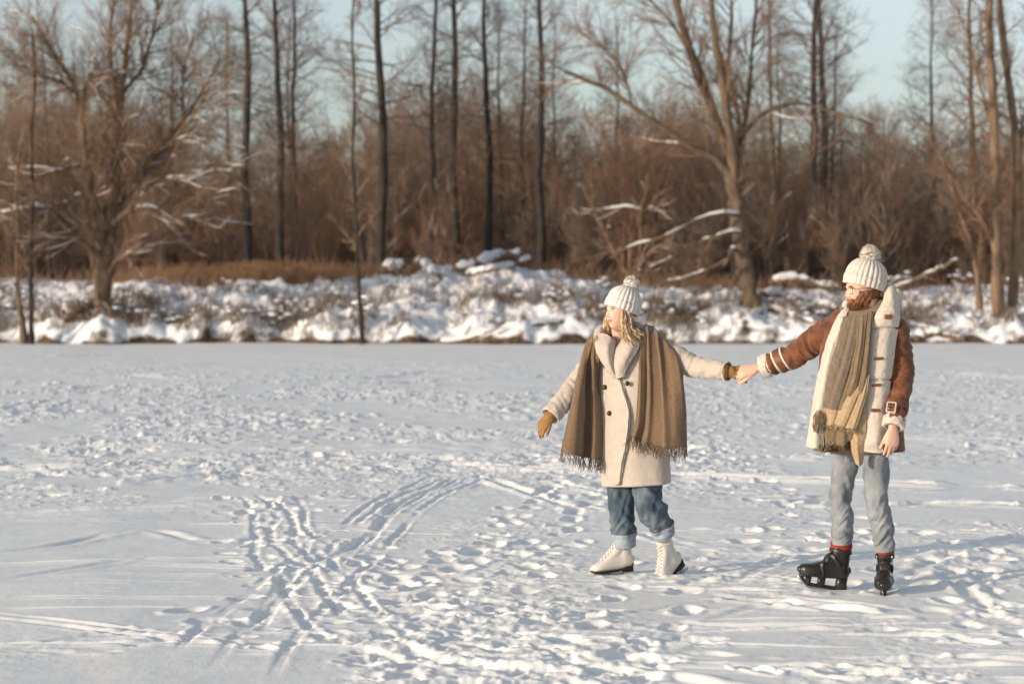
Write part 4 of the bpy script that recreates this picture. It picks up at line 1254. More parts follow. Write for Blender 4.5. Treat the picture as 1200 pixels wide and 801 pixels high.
def hockey_skate(root, M, k=1.0, label=None):
    up = lambda b: tf(M @ Matrix.Scale(k, 4), b)
    b = Buf()
    x = FX * 1.06
    zc = np.array([.135, .130, .130, .126, .118, .108, .103, .102, .101]); rz = np.array([.024, .047, .050, .052, .048, .040, .036, .030, .018]); ry = np.array([.022, .036, .042, .041, .044, .050, .050, .040, .022])
    b.add(*loft(tube(np.stack([x, 0 * x, zc], 1), ry, rz, side=(0, 1, 0), n=30, k=28, round_ends=(True, True), power=2.8)))
    b.add(*loft(tube([(-.022, 0, .13), (-.026, 0, .18), (-.022, 0, .225), (-.020, 0, .262)], [.044, .042, .046, .049], [.064, .055, .057, .060], side=(0, 1, 0), n=24, k=28, round_ends=(True, False), power=2.5)))
    b.add(*rbox((.035, 0, .175), (.03, 0, .018), (0, .030, 0), (-.01, 0, .02)))
    boot = remesh('ice_skate', up(b), M_BLACK, root, .004, 3, label)
    li = Buf().add(*loft(tube([(-.021, 0, .235), (-.020, 0, .265), (-.019, 0, .290), (-.019, 0, .30)], [.046, .052, .051, .044], [.058, .065, .063, .053], side=(0, 1, 0), n=14, k=28, round_ends=(False, True), disp=lambda th, s, p: .004 * np.sin(th * 3 + 1) * s)))
    part('liner', up(li), M_RED, boot)
    st = Buf(); bk = Buf()
    def strap(cx, cz, ax, az, ry_, tilt, w_):
        th = np.linspace(0, 2 * np.pi, 40, endpoint=False)
        n_ = np.array([math.sin(tilt), 0, math.cos(tilt)]); t_ = np.array([math.cos(tilt), 0, -math.sin(tilt)])
        rings = []
        for o, e in ((-w_, 0), (-w_, .004), (w_, .004), (w_, 0)):
            rings.append(np.array([cx, 0, cz]) + n_ * o + t_ * (ax + e) * np.cos(th)[:, None] + np.array([0, 1, 0]) * (ry_ + e) * np.sin(th)[:, None])
        st.add(*loft(rings))
        for sg in (-1, 1):
            c = np.array([cx, 0, cz]) + t_ * ax * .72 + np.array([0, 1, 0]) * sg * (ry_ * .72 + .005)
            bk.add(*rbox(c, t_ * .014, n_ * .008, np.array([.3, sg, 0]) * .004, n=8, k=14))
    strap(-.021, .238, .062, 0, .051, 0.0, .011)
    strap(.000, .170, .062, 0, .046, -.75, .010)
    strap(.085, .112, .045, 0, .051, -1.25, .010)
    part('strap', up(st), M_BLACK_S, boot); part('buckle', up(bk), M_BUCKLE, boot)
    ho = Buf()
    hx = np.linspace(-.095, .205, 18)
    lo = .013 + .05 * np.clip((hx - .13) / .075, 0, 1) ** 2 + .010 * np.clip((-hx - .06) / .03, 0, 1)
    ho.add(*strip(hx, lo + .004, lo + .021, .0075))
    ho.add(*strip([-.085, -.072, -.045, -.03], [.022, .02, .02, .03], [.094, .094, .096, .096], .017))
    ho.add(*strip([.045, .052, .075, .085], [.022, .02, .02, .022], [.09, .086, .084, .086], .012))
    ho.add(*strip([.135, .145, .15, .16, .18], [.03, .026, .026, .036, .05], [.076, .076, .074, .074, .074], .018))
    part('blade_holder', up(ho), M_BLACK, boot)
    bl = Buf(); bxx = np.linspace(-.10, .213, 18)
    l2 = .055 * np.clip((bxx - .12) / .085, 0, 1) ** 2 + .010 * np.clip((-bxx - .06) / .035, 0, 1) ** 2
    bl.add(*strip(bxx, l2, l2 + .016, .0018))
    part('blade', up(bl), M_STEEL, boot)
    return boot

def sleeve(pts, ra, m=0, seed=0, folds=.006, fl=.003, n=60, k=40, hem_in=.86, side=(0, 1, 0)):
    def disp(th, s, p):
        bunch = folds * (1 - np.abs(fbm2(s * 13 + seed + .6 * np.sin(th + seed), np.cos(th) * .9 + seed, 3)) * 1.6)
        return bunch + fl * fbm3(p * 55 + seed, 2) - folds * .4
    r = tube(pts, ra, side=side, n=n, k=k, round_ends=(True, False), disp=disp)
    c = r[-1].mean(0); ax = unit(r[-1].mean(0) - r[-4].mean(0))
    r = np.concatenate([r, (c + (r[-1] - c) * .95 + ax * .006)[None], (c + (r[-1] - c) * hem_in + ax * .003)[None], (c + (r[-1] - c) * hem_in * .95 - ax * .06)[None]])
    return loft(r)

# ================================================================== WOMAN
YW = 14.5
wf = unit((-.5, -.866, 0)); ws = V3(.866, -.5, 0)
woman = empty('person', tuple(P(748, 674, YW) * [1, 1, 0]), 'woman in a cream teddy coat and brown scarf skating with one arm stretched back', 'person', 'couple holding hands on the ice')
hw = Head(P(726.5, 367.5, 14.44), (-.80, -.60, .13), (-.06, .10, 1), 0.94, False)
# body
b = Buf(); b.add(*hw.grid())
for sg in (-1, 1): b.add(*ball(hw.w(V3(sg * .074, -.012, -.008)), .017, 12, 14, None, (.5, 1, 1.5)))
b.add(*loft(tube([hw.w(V3(0, -.02, -.05)), P(726, 390, 14.47), P(731, 402, 14.49), P(734, 415, 14.5)], [.052, .049, .054, .08], side=ws, n=16, k=24, round_ends=(True, True))))
b.add(*loft(tube([P(734, 402, 14.5), P(737, 412, 14.5), P(740, 440, 14.5), P(742, 480, 14.5), P(744, 515, 14.5), P(745, 545, 14.5)], [.08, .155, .165, .145, .165, .15], [.06, .09, .115, .10, .12, .11], side=ws, n=30, k=30, round_ends=(True, True))))
RSH, REL, RWR = P(706, 412, 14.58), P(677, 450, 14.50), P(646, 486, 14.38)
LSH, LEL, LWR = P(770, 411, 14.42), P(812, 429, 14.32), P(853, 435, 14.14)
for q in ((RSH, REL, RWR), (LSH, LEL, LWR)):
    b.add(*loft(tube([q[0], (q[0] + q[1]) / 2, q[1], (q[1] + q[2]) / 2, q[2]], [.055, .047, .04, .035, .027], side=(0, 0, 1), n=24, k=18, round_ends=(True, True))))
RK = [P(730, 540, 14.56), P(726, 568, 14.55), P(729, 598, 14.54), P(731, 612, 14.55), P(732, 625, 14.56)]
LK = [P(757, 540, 14.44), P(755, 568, 14.43), P(761, 588, 14.42), P(767, 600, 14.45), P(773, 612, 14.48)]
for q in (RK, LK):
    b.add(*loft(tube(q, [.075, .06, .045, .042, .03], side=ws, n=24, k=18, round_ends=(True, True))))
rd, rn = V3(-.64, -.28, -.70), V3(-.45, -.75, .42)
ld, ln_ = V3(.95, -.22, -.05), V3(.05, -.85, .45)
RC = [(.25, .3, .2), (.35, .4, .3), (.45, .45, .3), (.5, .5, .3)]; LC = [(.9, 1.0, .6)] * 4
hand(b, RWR, rd, rn, True, .90, .78, fing=RC, thumb=(.88, .36, -.25), tcurl=.15); hand(b, LWR, ld, ln_, False, .90, .78, fing=LC, thumb=(.92, .25, -.5), tcurl=.6)
wbody = remesh('body', b, M_SKIN_W, woman, .0042, 2)
face_bits(hw, woman, M_SKIN_W, M_BROW_W)
# coat
cb = Buf()
cpts = [P(733, 395, 14.5), P(735, 400, 14.5), P(737, 408, 14.5), P(739, 420, 14.5), P(740, 440, 14.5), P(742, 480, 14.5), P(744, 520, 14.5), P(746, 550, 14.5), P(747, 566, 14.5)]
cs = [.075, .12, .175, .203, .207, .203, .206, .212, .213]; cd = [.07, .09, .115, .135, .155, .165, .175, .18, .18]
def wcoat_disp(th, s, p):
    v = .007 * np.sin(th * 5 + 1.3 + 2 * fbm2(th * .7, s * 2.0, 2)) * sstep(.35, 1, s)
    return v + .006 * fbm3(p * 7, 3) + .0012 * fbm3(p * 60, 2)
cr = tube(cpts, cs, cd, side=ws, n=110, k=120, disp=wcoat_disp, power=2.25)
cb.add(*loft(hem(cr)))
torso_w = Buf().add(*loft(cr))
cb.add(*sleeve([RSH + [0.01, 0, .0], (RSH + REL) / 2, REL, (REL + RWR) / 2, RWR + (RWR - REL) * .02], [.082, .076, .070, .062, .060], seed=3))
cb.add(*sleeve([LSH, (LSH + LEL) / 2 + [0, 0, .01], LEL, (LEL + LWR) / 2, LWR - (LWR - LEL) * .02], [.085, .075, .066, .057, .054], seed=9))
coat = part('teddy_coat', cb, M_TEDDY, woman)
bw = bvh_of([torso_w])
D = lambda px, py, off=.02, fb=14.36: drape(bw, px, py, off, fb)
def fur(a=.004, s=55): return lambda U, V, g: a * .4 * fbm3(g * s, 2) + a * 1.2 * fbm3(g * 14, 2)
# overlapping front edge, lapels, collar, pocket line, buttons
fp = Buf()
v, f, g, n_ = sheet([[D(704, 430, .010), D(709, 431, .016), D(715, 432, .024), D(722, 433, .030)],
                     [D(705, 455, .010), D(713, 456, .018), D(722, 457, .026), D(730, 458, .032)],
                     [D(706, 485, .010), D(716, 485, .018), D(726, 485, .026), D(736.5, 485, .034)],
                     [D(708, 518, .010), D(716, 518, .018), D(724, 518, .026), D(733, 518, .034)],
                     [D(710, 545, .010), D(716, 545, .018), D(722, 545, .026), D(728, 545, .034)],
                     [D(712, 566, .010), D(716, 567, .018), D(720, 568, .026), D(725, 567, .034)]], 70, 34, .022, fur())
fp.add(v, f); part('front_overlap', fp, M_TEDDY, coat)
lp = Buf()
v, f, g, n_ = sheet([[P(701, 390, 14.40), P(708, 391, 14.37), P(717, 396, 14.36), P(722, 399, 14.39)],
                     [P(697, 402, 14.36), P(705, 404, 14.33), P(713, 407, 14.31), P(720, 410, 14.35)],
                     [P(700, 416, 14.35), P(707, 419, 14.32), P(714, 421, 14.31), P(720, 422, 14.34)],
                     [P(709, 431, 14.34), P(713, 432, 14.32), P(717, 433, 14.31), P(721, 434, 14.33)],
                     [P(719, 442, 14.335), P(721, 443, 14.33), P(723, 444, 14.33), P(725, 445, 14.335)]], 34, 26, .03, fur(.005))
lp.add(v, f); part('lapel', lp, M_TEDDY, coat)
lp = Buf()
v, f, g, n_ = sheet([[P(727, 398, 14.40), P(735, 392, 14.36), P(744, 388, 14.36), P(752, 386, 14.40)],
                     [P(722, 408, 14.35), P(731, 405, 14.31), P(741, 402, 14.30), P(751, 401, 14.33)],
                     [P(719, 420, 14.33), P(727, 419, 14.30), P(736, 417, 14.29), P(744, 416, 14.31)],
                     [P(719, 432, 14.325), P(724, 431, 14.30), P(730, 430, 14.295), P(735, 430, 14.305)],
                     [P(722, 444, 14.325), P(725, 443, 14.31), P(728, 442, 14.31), P(731, 442, 14.315)]], 34, 26, .03, fur(.005))
lp.add(v, f); part('lapel', lp, M_TEDDY, coat)
cl = Buf().add(*loft(tube([P(702, 394, 14.42), P(705, 388, 14.50), P(716, 387, 14.58), P(732, 386, 14.61), P(746, 385, 14.55), P(752, 390, 14.44)], [.03, .036, .042, .045, .042, .03], side=(0, 0, 1), n=40, k=24, round_ends=(True, True), disp=lambda th, s, p: .006 * fbm3(p * 40, 2))))
part('collar', cl, M_TEDDY, coat)
for px, py in ((708.5, 453.5), (735, 449), (714, 484), (706.5, 484 - 62) if False else (731.5, 480)):
    if (px, py) == (731.5, 480): continue
    c = D(px, py, .027)
    nn = unit(V3(0, 0, CAM_H) - c + wf * 8)
    a1 = unit(np.cross(nn, (0, 0, 1))); a2 = np.cross(a1, nn)
    bb_ = Buf().add(*ball((0, 0, 0), 1, 10, 18)); v, f, m_ = bb_.arrays()
    v = c + v[:, :1] * a1 * .0155 + v[:, 1:2] * a2 * .0155 + v[:, 2:3] * nn * .006
    part('button', Buf().add(v, f), M_BUTTON, coat)
# scarf, worn like a shawl
sc = Buf(); fr = Buf()
def ridges(rs, top=.1, lo=.45):
    """cloth folds: (place across 0..1 at the top, place at the bottom, width, height)"""
    def f(U, V, g):
        wob = .035 * fbm2(U * 2.4 + 3, U * 0 + 1.7, 2) * sstep(0, .5, U)
        h = 0
        for a, b, w_, am in rs:
            c = a + (b - a) * U + wob
            h = h + am * np.exp(-((V - c) / (w_ * (.7 + .5 * U))) ** 2)
        return h * (top + (1 - top) * sstep(0, lo, U)) + .004 * fbm3(g * 9, 2) + .0015 * fbm3(g * 30, 2)
    return f
v, f, g, n_ = sheet([[P(712, 388, 14.64), P(709, 386, 14.62), P(706, 385, 14.60), P(704, 385, 14.58), P(703, 386, 14.56)],
                     [P(692, 395, 14.50), P(695, 392, 14.47), P(698, 390, 14.45), P(701, 391, 14.42), P(704, 393, 14.40)],
                     [P(683, 412, 14.46), P(688, 411, 14.42), P(693, 410, 14.40), P(697, 410, 14.40), D(702, 411, .012)],
                     [P(676, 440, 14.42), P(683, 440, 14.37), P(690, 440, 14.42), P(696, 441, 14.41), D(702, 442, .012)],
                     [P(670, 470, 14.38), P(679, 471, 14.34), P(690, 472, 14.42), P(697, 473, 14.41), D(705, 474, .012)],
                     [P(663, 502, 14.37), P(676, 505, 14.33), P(689, 507, 14.42), P(698, 508, 14.40), D(707, 508, .012)],
                     [P(658, 528, 14.37), P(673, 533, 14.33), P(688, 536, 14.42), P(697, 538, 14.40), D(706, 539, .012)]], 90, 70, .008, ridges([(.2, .14, .10, .016), (.5, .50, .07, -.022), (.75, .72, .07, .014)]))
sc.add(v, f); fr = fringe(g[-1], per=.95, seed=4, L=(.05, .09), r=.002)
v, f, g, n_ = sheet([[P(745, 470, 14.68), P(760, 470, 14.72), P(775, 472, 14.70), P(788, 475, 14.62), P(798, 478, 14.52)],
                     [P(746, 420, 14.66), P(760, 418, 14.70), P(775, 420, 14.68), P(790, 425, 14.60), P(801, 432, 14.50)],
                     [P(748, 388, 14.54), P(757, 384, 14.54), P(768, 387, 14.53), P(780, 397, 14.50), P(796, 414, 14.45)],
                     [P(750, 387, 14.42), P(757, 383, 14.44), P(768, 387, 14.42), P(780, 398, 14.38), P(796, 417, 14.36)],
                     [P(751, 395, 14.36), P(759, 392, 14.33), P(770, 395, 14.33), P(783, 404, 14.30), P(797, 423, 14.29)],
                     [P(749, 425, 14.32), P(760, 424, 14.29), P(774, 426, 14.28), P(788, 432, 14.25), P(800, 440, 14.25)],
                     [P(747, 465, 14.31), P(760, 466, 14.28), P(775, 468, 14.26), P(790, 470, 14.22), P(803, 472, 14.27)],
                     [P(744, 495, 14.30), P(758, 498, 14.27), P(775, 501, 14.24), P(791, 503, 14.20), P(804, 503, 14.28)],
                     [P(737, 511, 14.28), P(754, 518, 14.26), P(773, 523, 14.24), P(790, 525, 14.20), P(804, 522, 14.28)]], 120, 110, .008, ridges([(.06, .10, .035, .020), (.17, .20, .03, -.020), (.26, .30, .035, .018), (.40, .62, .035, .024), (.52, .74, .09, -.012), (.88, .94, .07, .014)], .04, .7))
sc.add(v, f); fr2 = fringe(g[-1], per=1.0, seed=5, L=(.05, .085), r=.002)
v, f, g, n_ = sheet([[P(703, 386, 14.60), P(716, 384, 14.66), P(732, 382, 14.68), P(746, 383, 14.64), P(758, 384, 14.54)],
                     [P(704, 396, 14.62), P(716, 396, 14.69), P(732, 396, 14.71), P(748, 396, 14.68), P(762, 394, 14.58)],
                     [P(702, 420, 14.64), P(716, 422, 14.70), P(732, 424, 14.72), P(750, 424, 14.71), P(766, 420, 14.64)]], 24, 40, .008, ridges([(.3, .3, .1, .008), (.7, .7, .1, -.008)]))
sc.add(v, f)
scarf = part('scarf', sc, M_SHAWL, woman); part('fringe', fr, M_SHAWL, scarf); part('fringe', fr2, M_SHAWL, scarf)
# hair: locks falling from under the hat on both sides of the face
hb = Buf(); rg = np.random.RandomState(14)
def lock(p0, p1, p2, p3, n, r, sp):
    for i in range(n):
        j = rg.randn(3) * sp
        k_ = [np.asarray(q) + j * m_ + rg.randn(3) * sp * .3 for q, m_ in ((p0, .5), (p1, .8), (p2, 1), (p3, 1.25))]
        hb.add(*loft(tube(k_, np.array([1, 1.1, .9, .25]) * r * rg.uniform(.6, 1.2), side=(0, 1, 0), n=18, k=6, disp=lambda th, s, p: .0016 * np.sin(s * 14 + i))))
lock(P(730, 366, 14.38), P(732, 380, 14.37), P(735, 391, 14.34), P(741, 402, 14.30), 130, .0018, .013)
lock(P(734, 372, 14.40), P(737, 384, 14.39), P(741, 391, 14.36), P(749, 397, 14.34), 100, .0018, .014)
lock(P(738, 374, 14.45), P(742, 384, 14.47), P(745, 390, 14.45), P(751, 395, 14.42), 100, .0018, .014)
lock(P(711, 372, 14.47), P(710, 384, 14.47), P(705, 391, 14.45), P(698, 399, 14.38), 80, .0018, .011)
lock(P(711, 376, 14.48), P(710, 387, 14.48), P(708, 393, 14.44), P(704, 401, 14.36), 60, .0018, .010)
lock(P(729, 366, 14.36), P(728, 378, 14.355), P(729, 387, 14.34), P(728, 396, 14.33), 16, .002, .005)
part('hair', hb, M_BLOND, woman)
# hat
hax = unit(V3(.34, .10, 1.0)); hc = hw.w(V3(0, -.014, .030))
pts = [hc + hax * t for t in (-.008, .028, .06, .092, .117, .136, .148)]
pts = [p + V3(.0, 0, 0) for p in pts]
hat = beanie(pts, .092, .103, hw.l, [1.0, 1.03, 1.02, .93, .74, .46, .12], woman, M_HAT_W, 24, .0031, 'white ribbed wool hat with a pom-pom')
pom(hc + hax * .157 + V3(.008, 0, 0), .047, 3, M_HAT_W, hat)
# jeans with turn-ups
jb = Buf(); cu = Buf()
jb.add(*loft(tube([P(745, 510, 14.5), P(746, 530, 14.5), P(744, 540, 14.5)], [.15, .16, .13], [.12, .13, .11], side=ws, n=14, k=30, round_ends=(True, True))))
r1 = tube([P(732, 535, 14.54), P(727, 565, 14.55), P(729, 598, 14.54), P(731, 617, 14.55), P(732.5, 640, 14.56)], [.092, .084, .078, .068, .058], [.095, .092, .084, .075, .066], side=ws, n=90, k=60, disp=wrinkle(2, .010, 8, 1.4, .012))
r2 = tube([P(757, 535, 14.44), P(757, 565, 14.43), P(762, 592, 14.42), P(772, 610, 14.46), P(779, 627, 14.50)], [.10, .094, .086, .075, .060], [.105, .098, .09, .08, .066], side=ws, n=90, k=60, disp=wrinkle(5, .010, 8, 1.4, .012))
jb.add(*loft(r1)).add(*loft(r2))
jeans = part('jeans', jb, M_JEAN_W, woman)
for r_ in (r1, r2):
    m_ = r_[-16:]; c = m_.mean(1, keepdims=True)
    o = c + (m_ - c) * (1.09 + .02 * np.sin(np.arange(16) * .8)[:, None, None]); i_ = c + (m_ - c) * .90
    ring = np.concatenate([o[:1] * .5 + m_[:1] * .5, o, o[-1:] * .5 + i_[-1:] * .5 + [0, 0, -.004], i_[::-1][:6]])
    part('turn_up', Buf().add(*loft(ring, False, False)), M_JEAN_W2, jeans)
# gloves
gb_ = Buf(); hand(gb_, RWR, rd, rn, True, .93, 1.12, fing=RC, thumb=(.88, .36, -.25), tcurl=.15)
gb_.add(*loft(tube([RWR - unit(RWR - REL) * -.0 - unit(rd) * .045, RWR, RWR + unit(rd) * .02], [.036, .034, .034], n=12, k=24, side=rn, round_ends=(False, True))))
remesh('glove', gb_, M_GLOVE, woman, .0035, 3)
gb_ = Buf(); hand(gb_, LWR, ld, ln_, False, .95, 1.16, fing=LC, thumb=(.92, .25, -.5), tcurl=.6)
gb_.add(*loft(tube([LWR - unit(ld) * .03, LWR, LWR + unit(ld) * .02], [.04, .038, .036], n=12, k=24, side=ln_, round_ends=(False, True))))
gl = remesh('glove', gb_, M_GLOVE, woman, .0035, 3)
cfb = Buf().add(*loft(tube([LWR - unit(ld) * .014, LWR + unit(ld) * .004], [.048, .046], n=8, k=60, side=ln_, disp=lambda th, s, p: .003 * np.sin(th * 20))))
part('ribbed_cuff', cfb, M_GLOVE_D, gl)
# skates
g0 = G(724, 673.5)
figure_skate(woman, foot_M((-.93, -.36, -.015), (0, 0, 1), (P(733, 672, 14.57)[0] - .028, 14.57, -.032)), .98, 'white leather ice skate planted flat on the snow')
toe2 = unit(V3(-.68, -.48, -.56)); up2 = unit(V3(-.36, -.30, .86))
ank = P(781, 640, 14.53)
M2 = foot_M(toe2, up2, (0, 0, 0))
off = np.array(M2.to_3x3()) @ np.array([-.03, 0, .225])
figure_skate(woman, foot_M(toe2, up2, ank - off * .98), .98, 'white leather ice skate with its heel lifted and toe in the snow')
# ================================================================== MAN
YM = 13.75
mf = unit((-.35, -.94, 0)); ms = V3(.94, -.35, 0)
man = empty('person', tuple(P(1005, 694, YM) * [1, 1, 0]), 'bearded man in a brown shearling jacket and big plaid scarf standing on black skates', 'person', 'couple holding hands on the ice')
hm = Head(P(1010.5, 340, 13.72), (-.93, -.37, -.10), (-.06, 0, 1), 1.0, True)
b = Buf(); b.add(*hm.grid())
for sg in (-1, 1): b.add(*ball(hm.w(V3(sg * .070, -.014, .004)), .014, 12, 14, None, (.5, 1, 1.4)))
b.add(*loft(tube([hm.w(V3(0, -.025, -.05)), P(1016, 366, 13.74), P(1014, 380, 13.75), P(1013, 392, 13.75)], [.062, .062, .068, .09], side=ms, n=16, k=24, round_ends=(True, True))))
b.add(*loft(tube([P(1013, 378, 13.75), P(1012, 388, 13.75), P(1010, 410, 13.75), P(1007, 450, 13.75), P(1006, 480, 13.75), P(1006, 498, 13.75)], [.09, .165, .185, .16, .155, .12], [.07, .09, .115, .105, .105, .08], side=ms, n=30, k=30, round_ends=(True, True))))
mRS, mRE, mRW = P(972, 388, 13.82), P(934, 415, 13.95), P(892, 431, 14.04)
mLS, mLE, mLW = P(1049, 388, 13.68), P(1056, 438, 13.66), P(1047.5, 494, 13.52)
for q in ((mRS, mRE, mRW), (mLS, mLE, mLW)):
    b.add(*loft(tube([q[0], (q[0] + q[1]) / 2, q[1], (q[1] + q[2]) / 2, q[2]], [.06, .052, .045, .04, .030], side=(0, 0, 1), n=24, k=18, round_ends=(True, True))))
mRL = [P(989, 505, 13.80), P(990, 541, 13.79), P(985, 580, 13.76), P(987, 610, 13.77), P(987, 630, 13.78)]
mLL = [P(1024, 505, 13.70), P(1027, 541, 13.69), P(1026, 583, 13.66), P(1032, 610, 13.68), P(1036, 636, 13.70)]
for q in (mRL, mLL):
    b.add(*loft(tube(q, [.07, .06, .046, .042, .03], side=ms, n=24, k=18, round_ends=(True, True))))
hand(b, mRW - V3(.020, 0, .0), V3(-.95, .10, -.22), V3(.05, -.80, .60), True, 1.03, .97, spread=.10, fing=[(.35, .75, .5), (.45, .8, .5), (.5, .85, .5), (.55, .9, .5)], thumb=(.86, .34, -.32), tcurl=.3)
hand(b, P(1046.5, 501, 13.50), V3(-.05, -.10, -1), V3(.25, -.95, .1), False, 1.0, 1.0, fing=[(.2, .28, .2), (.25, .3, .2), (.3, .35, .2), (.35, .4, .2)], thumb=(.85, .35, -.35), tcurl=.2)
mbody = remesh('body', b, M_SKIN_M, man, .0042, 2)
face_bits(hm, man, M_SKIN_M, M_BEARD, .004)
# beard and moustache: a shell on the jaw
def beard_off(p):
    x, y, z = p[..., 0], p[..., 1], p[..., 2]
    ax = np.abs(x)
    m = sstep(-.034, -.050, z + .030 * sstep(.03, .065, ax) * -1.0) * sstep(-.045, -.01, y)
    m = np.maximum(m, sstep(.010, -.005, z) * sstep(.045, .06, ax) * sstep(-.03, .0, y) * (1 - sstep(.055, .07, y)))
    mo = sstep(-.036, -.041, z) * (1 - sstep(.028, .036, ax)) * sstep(.03, .05, y)
    m = np.maximum(m, mo)
    mouth = (1 - sstep(.017, .024, ax)) * sstep(-.068, -.063, z) * sstep(-.049, -.054, z) * sstep(.04, .06, y)
    m = m * (1 - mouth)
    n = fbm3(p * np.array([70, 70, 40]), 3)
    return -.014 + m * (.019 + .008 * sstep(-.07, -.11, z) + .006 * n)
bb_ = Buf().add(*hm.grid(110, 150, beard_off))
rg = np.random.RandomState(6)
q = rg.uniform(-1, 1, (4000, 3)) * V3(.07, .10, .06) + V3(0, .03, -.075)
sel = []
x = q[:, 0]; z = q[:, 2]
yy = hm.y(x, z); ok = (z < -.055) & (np.abs(x) < hm.sx(z) * .96) & (z > -.114)
x, z, yy = x[ok][:700], z[ok][:700], yy[ok][:700]
base = np.stack([x, yy + .004, z], 1); dr = unit(np.stack([x * 4, .35 + 0 * x, -.9 + 0 * x], 1) + rg.randn(len(x), 3) * .22)
Pn = base[:, None] + dr[:, None] * (rg.uniform(.015, .032, len(x))[:, None] * np.linspace(0, 1, 4)[None])[..., None]
tubes(bb_, hm.w(Pn), np.repeat(np.array([[.0018, .0018, .0014, .0006]]), len(x), 0), 4)
part('beard', bb_, M_BEARD, man)
# hair at the nape and sideburns
nb = Buf().add(*hm.grid(60, 80, lambda p: -.012 + .020 * sstep(.01, -.005, p[..., 1]) * sstep(-.075, -.05, p[..., 2]) + .003 * fbm3(p * 60, 2)))
part('hair', nb, M_BEARD, man)
# round glasses
gl_ = Buf()
for sg in (-1, 1):
    c = V3(sg * .031, h_ := float(hm.y(np.array(.031), np.array(.010))) + .019, .008)
    th = np.linspace(0, 2 * np.pi, 25)
    gl_.add(*loft(tube(hm.w(np.stack([c[0] + .0225 * np.cos(th), c[1] - .004 * np.abs(np.cos(th)) + 0 * th, c[2] + .0205 * np.sin(th)], 1)), .0016, n=40, k=6, side=hm.f), False, False))
    gl_.add(*loft(tube(hm.w(np.array([[sg * .053, c[1] - .004, .012], [sg * .074, .07, .014], [sg * .082, .02, .012], [sg * .080, -.012, .004]])), .0015, n=20, k=6, side=hm.u)))
gl_.add(*loft(tube(hm.w(np.array([[-.009, c[1], .010], [0, c[1] + .003, .014], [.009, c[1], .010]])), .0016, n=10, k=6, side=hm.u)))
part('glasses', gl_, M_LEATHER, man)
# hat
hax = unit(V3(.25, .03, 1.0)); hc = hm.w(V3(0, -.016, .028))
pts = [hc + hax * t for t in (-.012, .028, .064, .10, .128, .148, .160)]
hat = beanie(pts, .101, .115, hm.l, [1.0, 1.04, 1.03, .94, .74, .46, .12], man, M_HAT_M, 26, .0034, 'cream ribbed wool hat with a pom-pom')
pom(hc + hax * .176 + V3(-.010, 0, 0), .054, 8, M_HAT_M, hat)
# jacket
jb = Buf()
jp = [P(1015, 362, 13.75), P(1014, 368, 13.75), P(1012, 376, 13.75), P(1011, 388, 13.75), P(1010, 405, 13.75), P(1008, 440, 13.75), P(1006, 480, 13.75), P(1006, 510, 13.75), P(1006, 527, 13.75)]
js = [.08, .13, .195, .222, .232, .236, .242, .252, .26]; jd = [.08, .10, .125, .145, .155, .16, .168, .175, .18]
jr = tube(jp, js, jd, side=ms, n=100, k=110, power=2.3, disp=lambda th, s, p: .006 * fbm3(p * 6, 3) + .005 * np.sin(th * 6 + 2) * sstep(.4, 1, s))
jb.add(*loft(hem(jr)))
jt = Buf().add(*loft(jr))
jb.add(*sleeve([mRS + V3(.02, 0, 0), (mRS + mRE) / 2 + V3(0, 0, .005), mRE, (mRE + mRW) / 2, mRW + (mRE - mRW) * .16], [.088, .083, .072, .066, .064], seed=21, folds=.010, fl=.001, n=90, side=(0, 1, 0)))
jb.add(*sleeve([mLS, (mLS + mLE) / 2 + V3(.006, 0, .0), mLE, (mLE + mLW) / 2 + V3(.004, 0, 0), mLW], [.083, .075, .072, .067, .061], seed=25, folds=.009, fl=.001, n=90, side=(1, 0, 0)))
jacket = part('jacket', jb, M_SUEDE, man)
bm = bvh_of([jt])
DM = lambda px, py, off=.02, fb=13.62: drape(bm, px, py, off, fb)
# fleece cuffs
def cuff(c, ax, r, L, side):
    ax = unit(ax)
    rr = tube([c - ax * L * .5, c - ax * L * .42, c, c + ax * L * .42, c + ax * L * .5], [r * .9, r, r * 1.04, r, r * .9], side=side, n=20, k=44, disp=lambda th, s, p: .0035 * fbm3(p * 60, 2))
    k_ = rr[-1]; cc = k_.mean(0)
    rr = np.concatenate([rr, (cc + (k_ - cc) * .72)[None], (cc + (k_ - cc) * .7 - ax * .03)[None]])
    part('fleece_cuff', Buf().add(*loft(rr)), M_SHEAR, jacket)
ra_ = unit(mRW - mRE)
cuff(mRW - ra_ * .035 + V3(.0, 0, .004), ra_, .067, .062, (0, 1, 0))
la_ = unit(mLW - mLE)
cuff(P(1047.5, 494.5, 13.52), la_, .063, .068, (1, 0, 0))
# straps round the sleeves
def band(c, ax, r, w_, m, nm, side, par):
    ax = unit(ax)
    rr = tube([c - ax * w_ * .5, c - ax * w_ * .4, c + ax * w_ * .4, c + ax * w_ * .5], [r * .97, r, r, r * .97], side=side, n=10, k=44)
    return part(nm, Buf().add(*loft(rr)), m, par)
bc = mRW - ra_ * .135
band(bc, ra_ + V3(-.0, 0, -.15), .0735, .044, M_LEATHER, 'sleeve_strap', (0, 1, 0), jacket)
band(bc - ra_ * .028, ra_ + V3(0, 0, -.15), .0755, .012, M_SHEAR, 'strap_piping', (0, 1, 0), jacket)
band(bc + ra_ * .028, ra_ + V3(0, 0, -.15), .0735, .012, M_SHEAR, 'strap_piping', (0, 1, 0), jacket)
bc2 = P(1050, 476, 13.56)
strap_ = band(bc2, la_, .0725, .040, M_LEATHER, 'sleeve_strap', (1, 0, 0), jacket)
sq = Buf(); c = P(1044, 476, 13.56) + V3(-.01, -.078, 0)
nn = unit(V3(-.30, -.95, 0)); a1 = unit(np.cross(nn, la_)); a2 = -la_
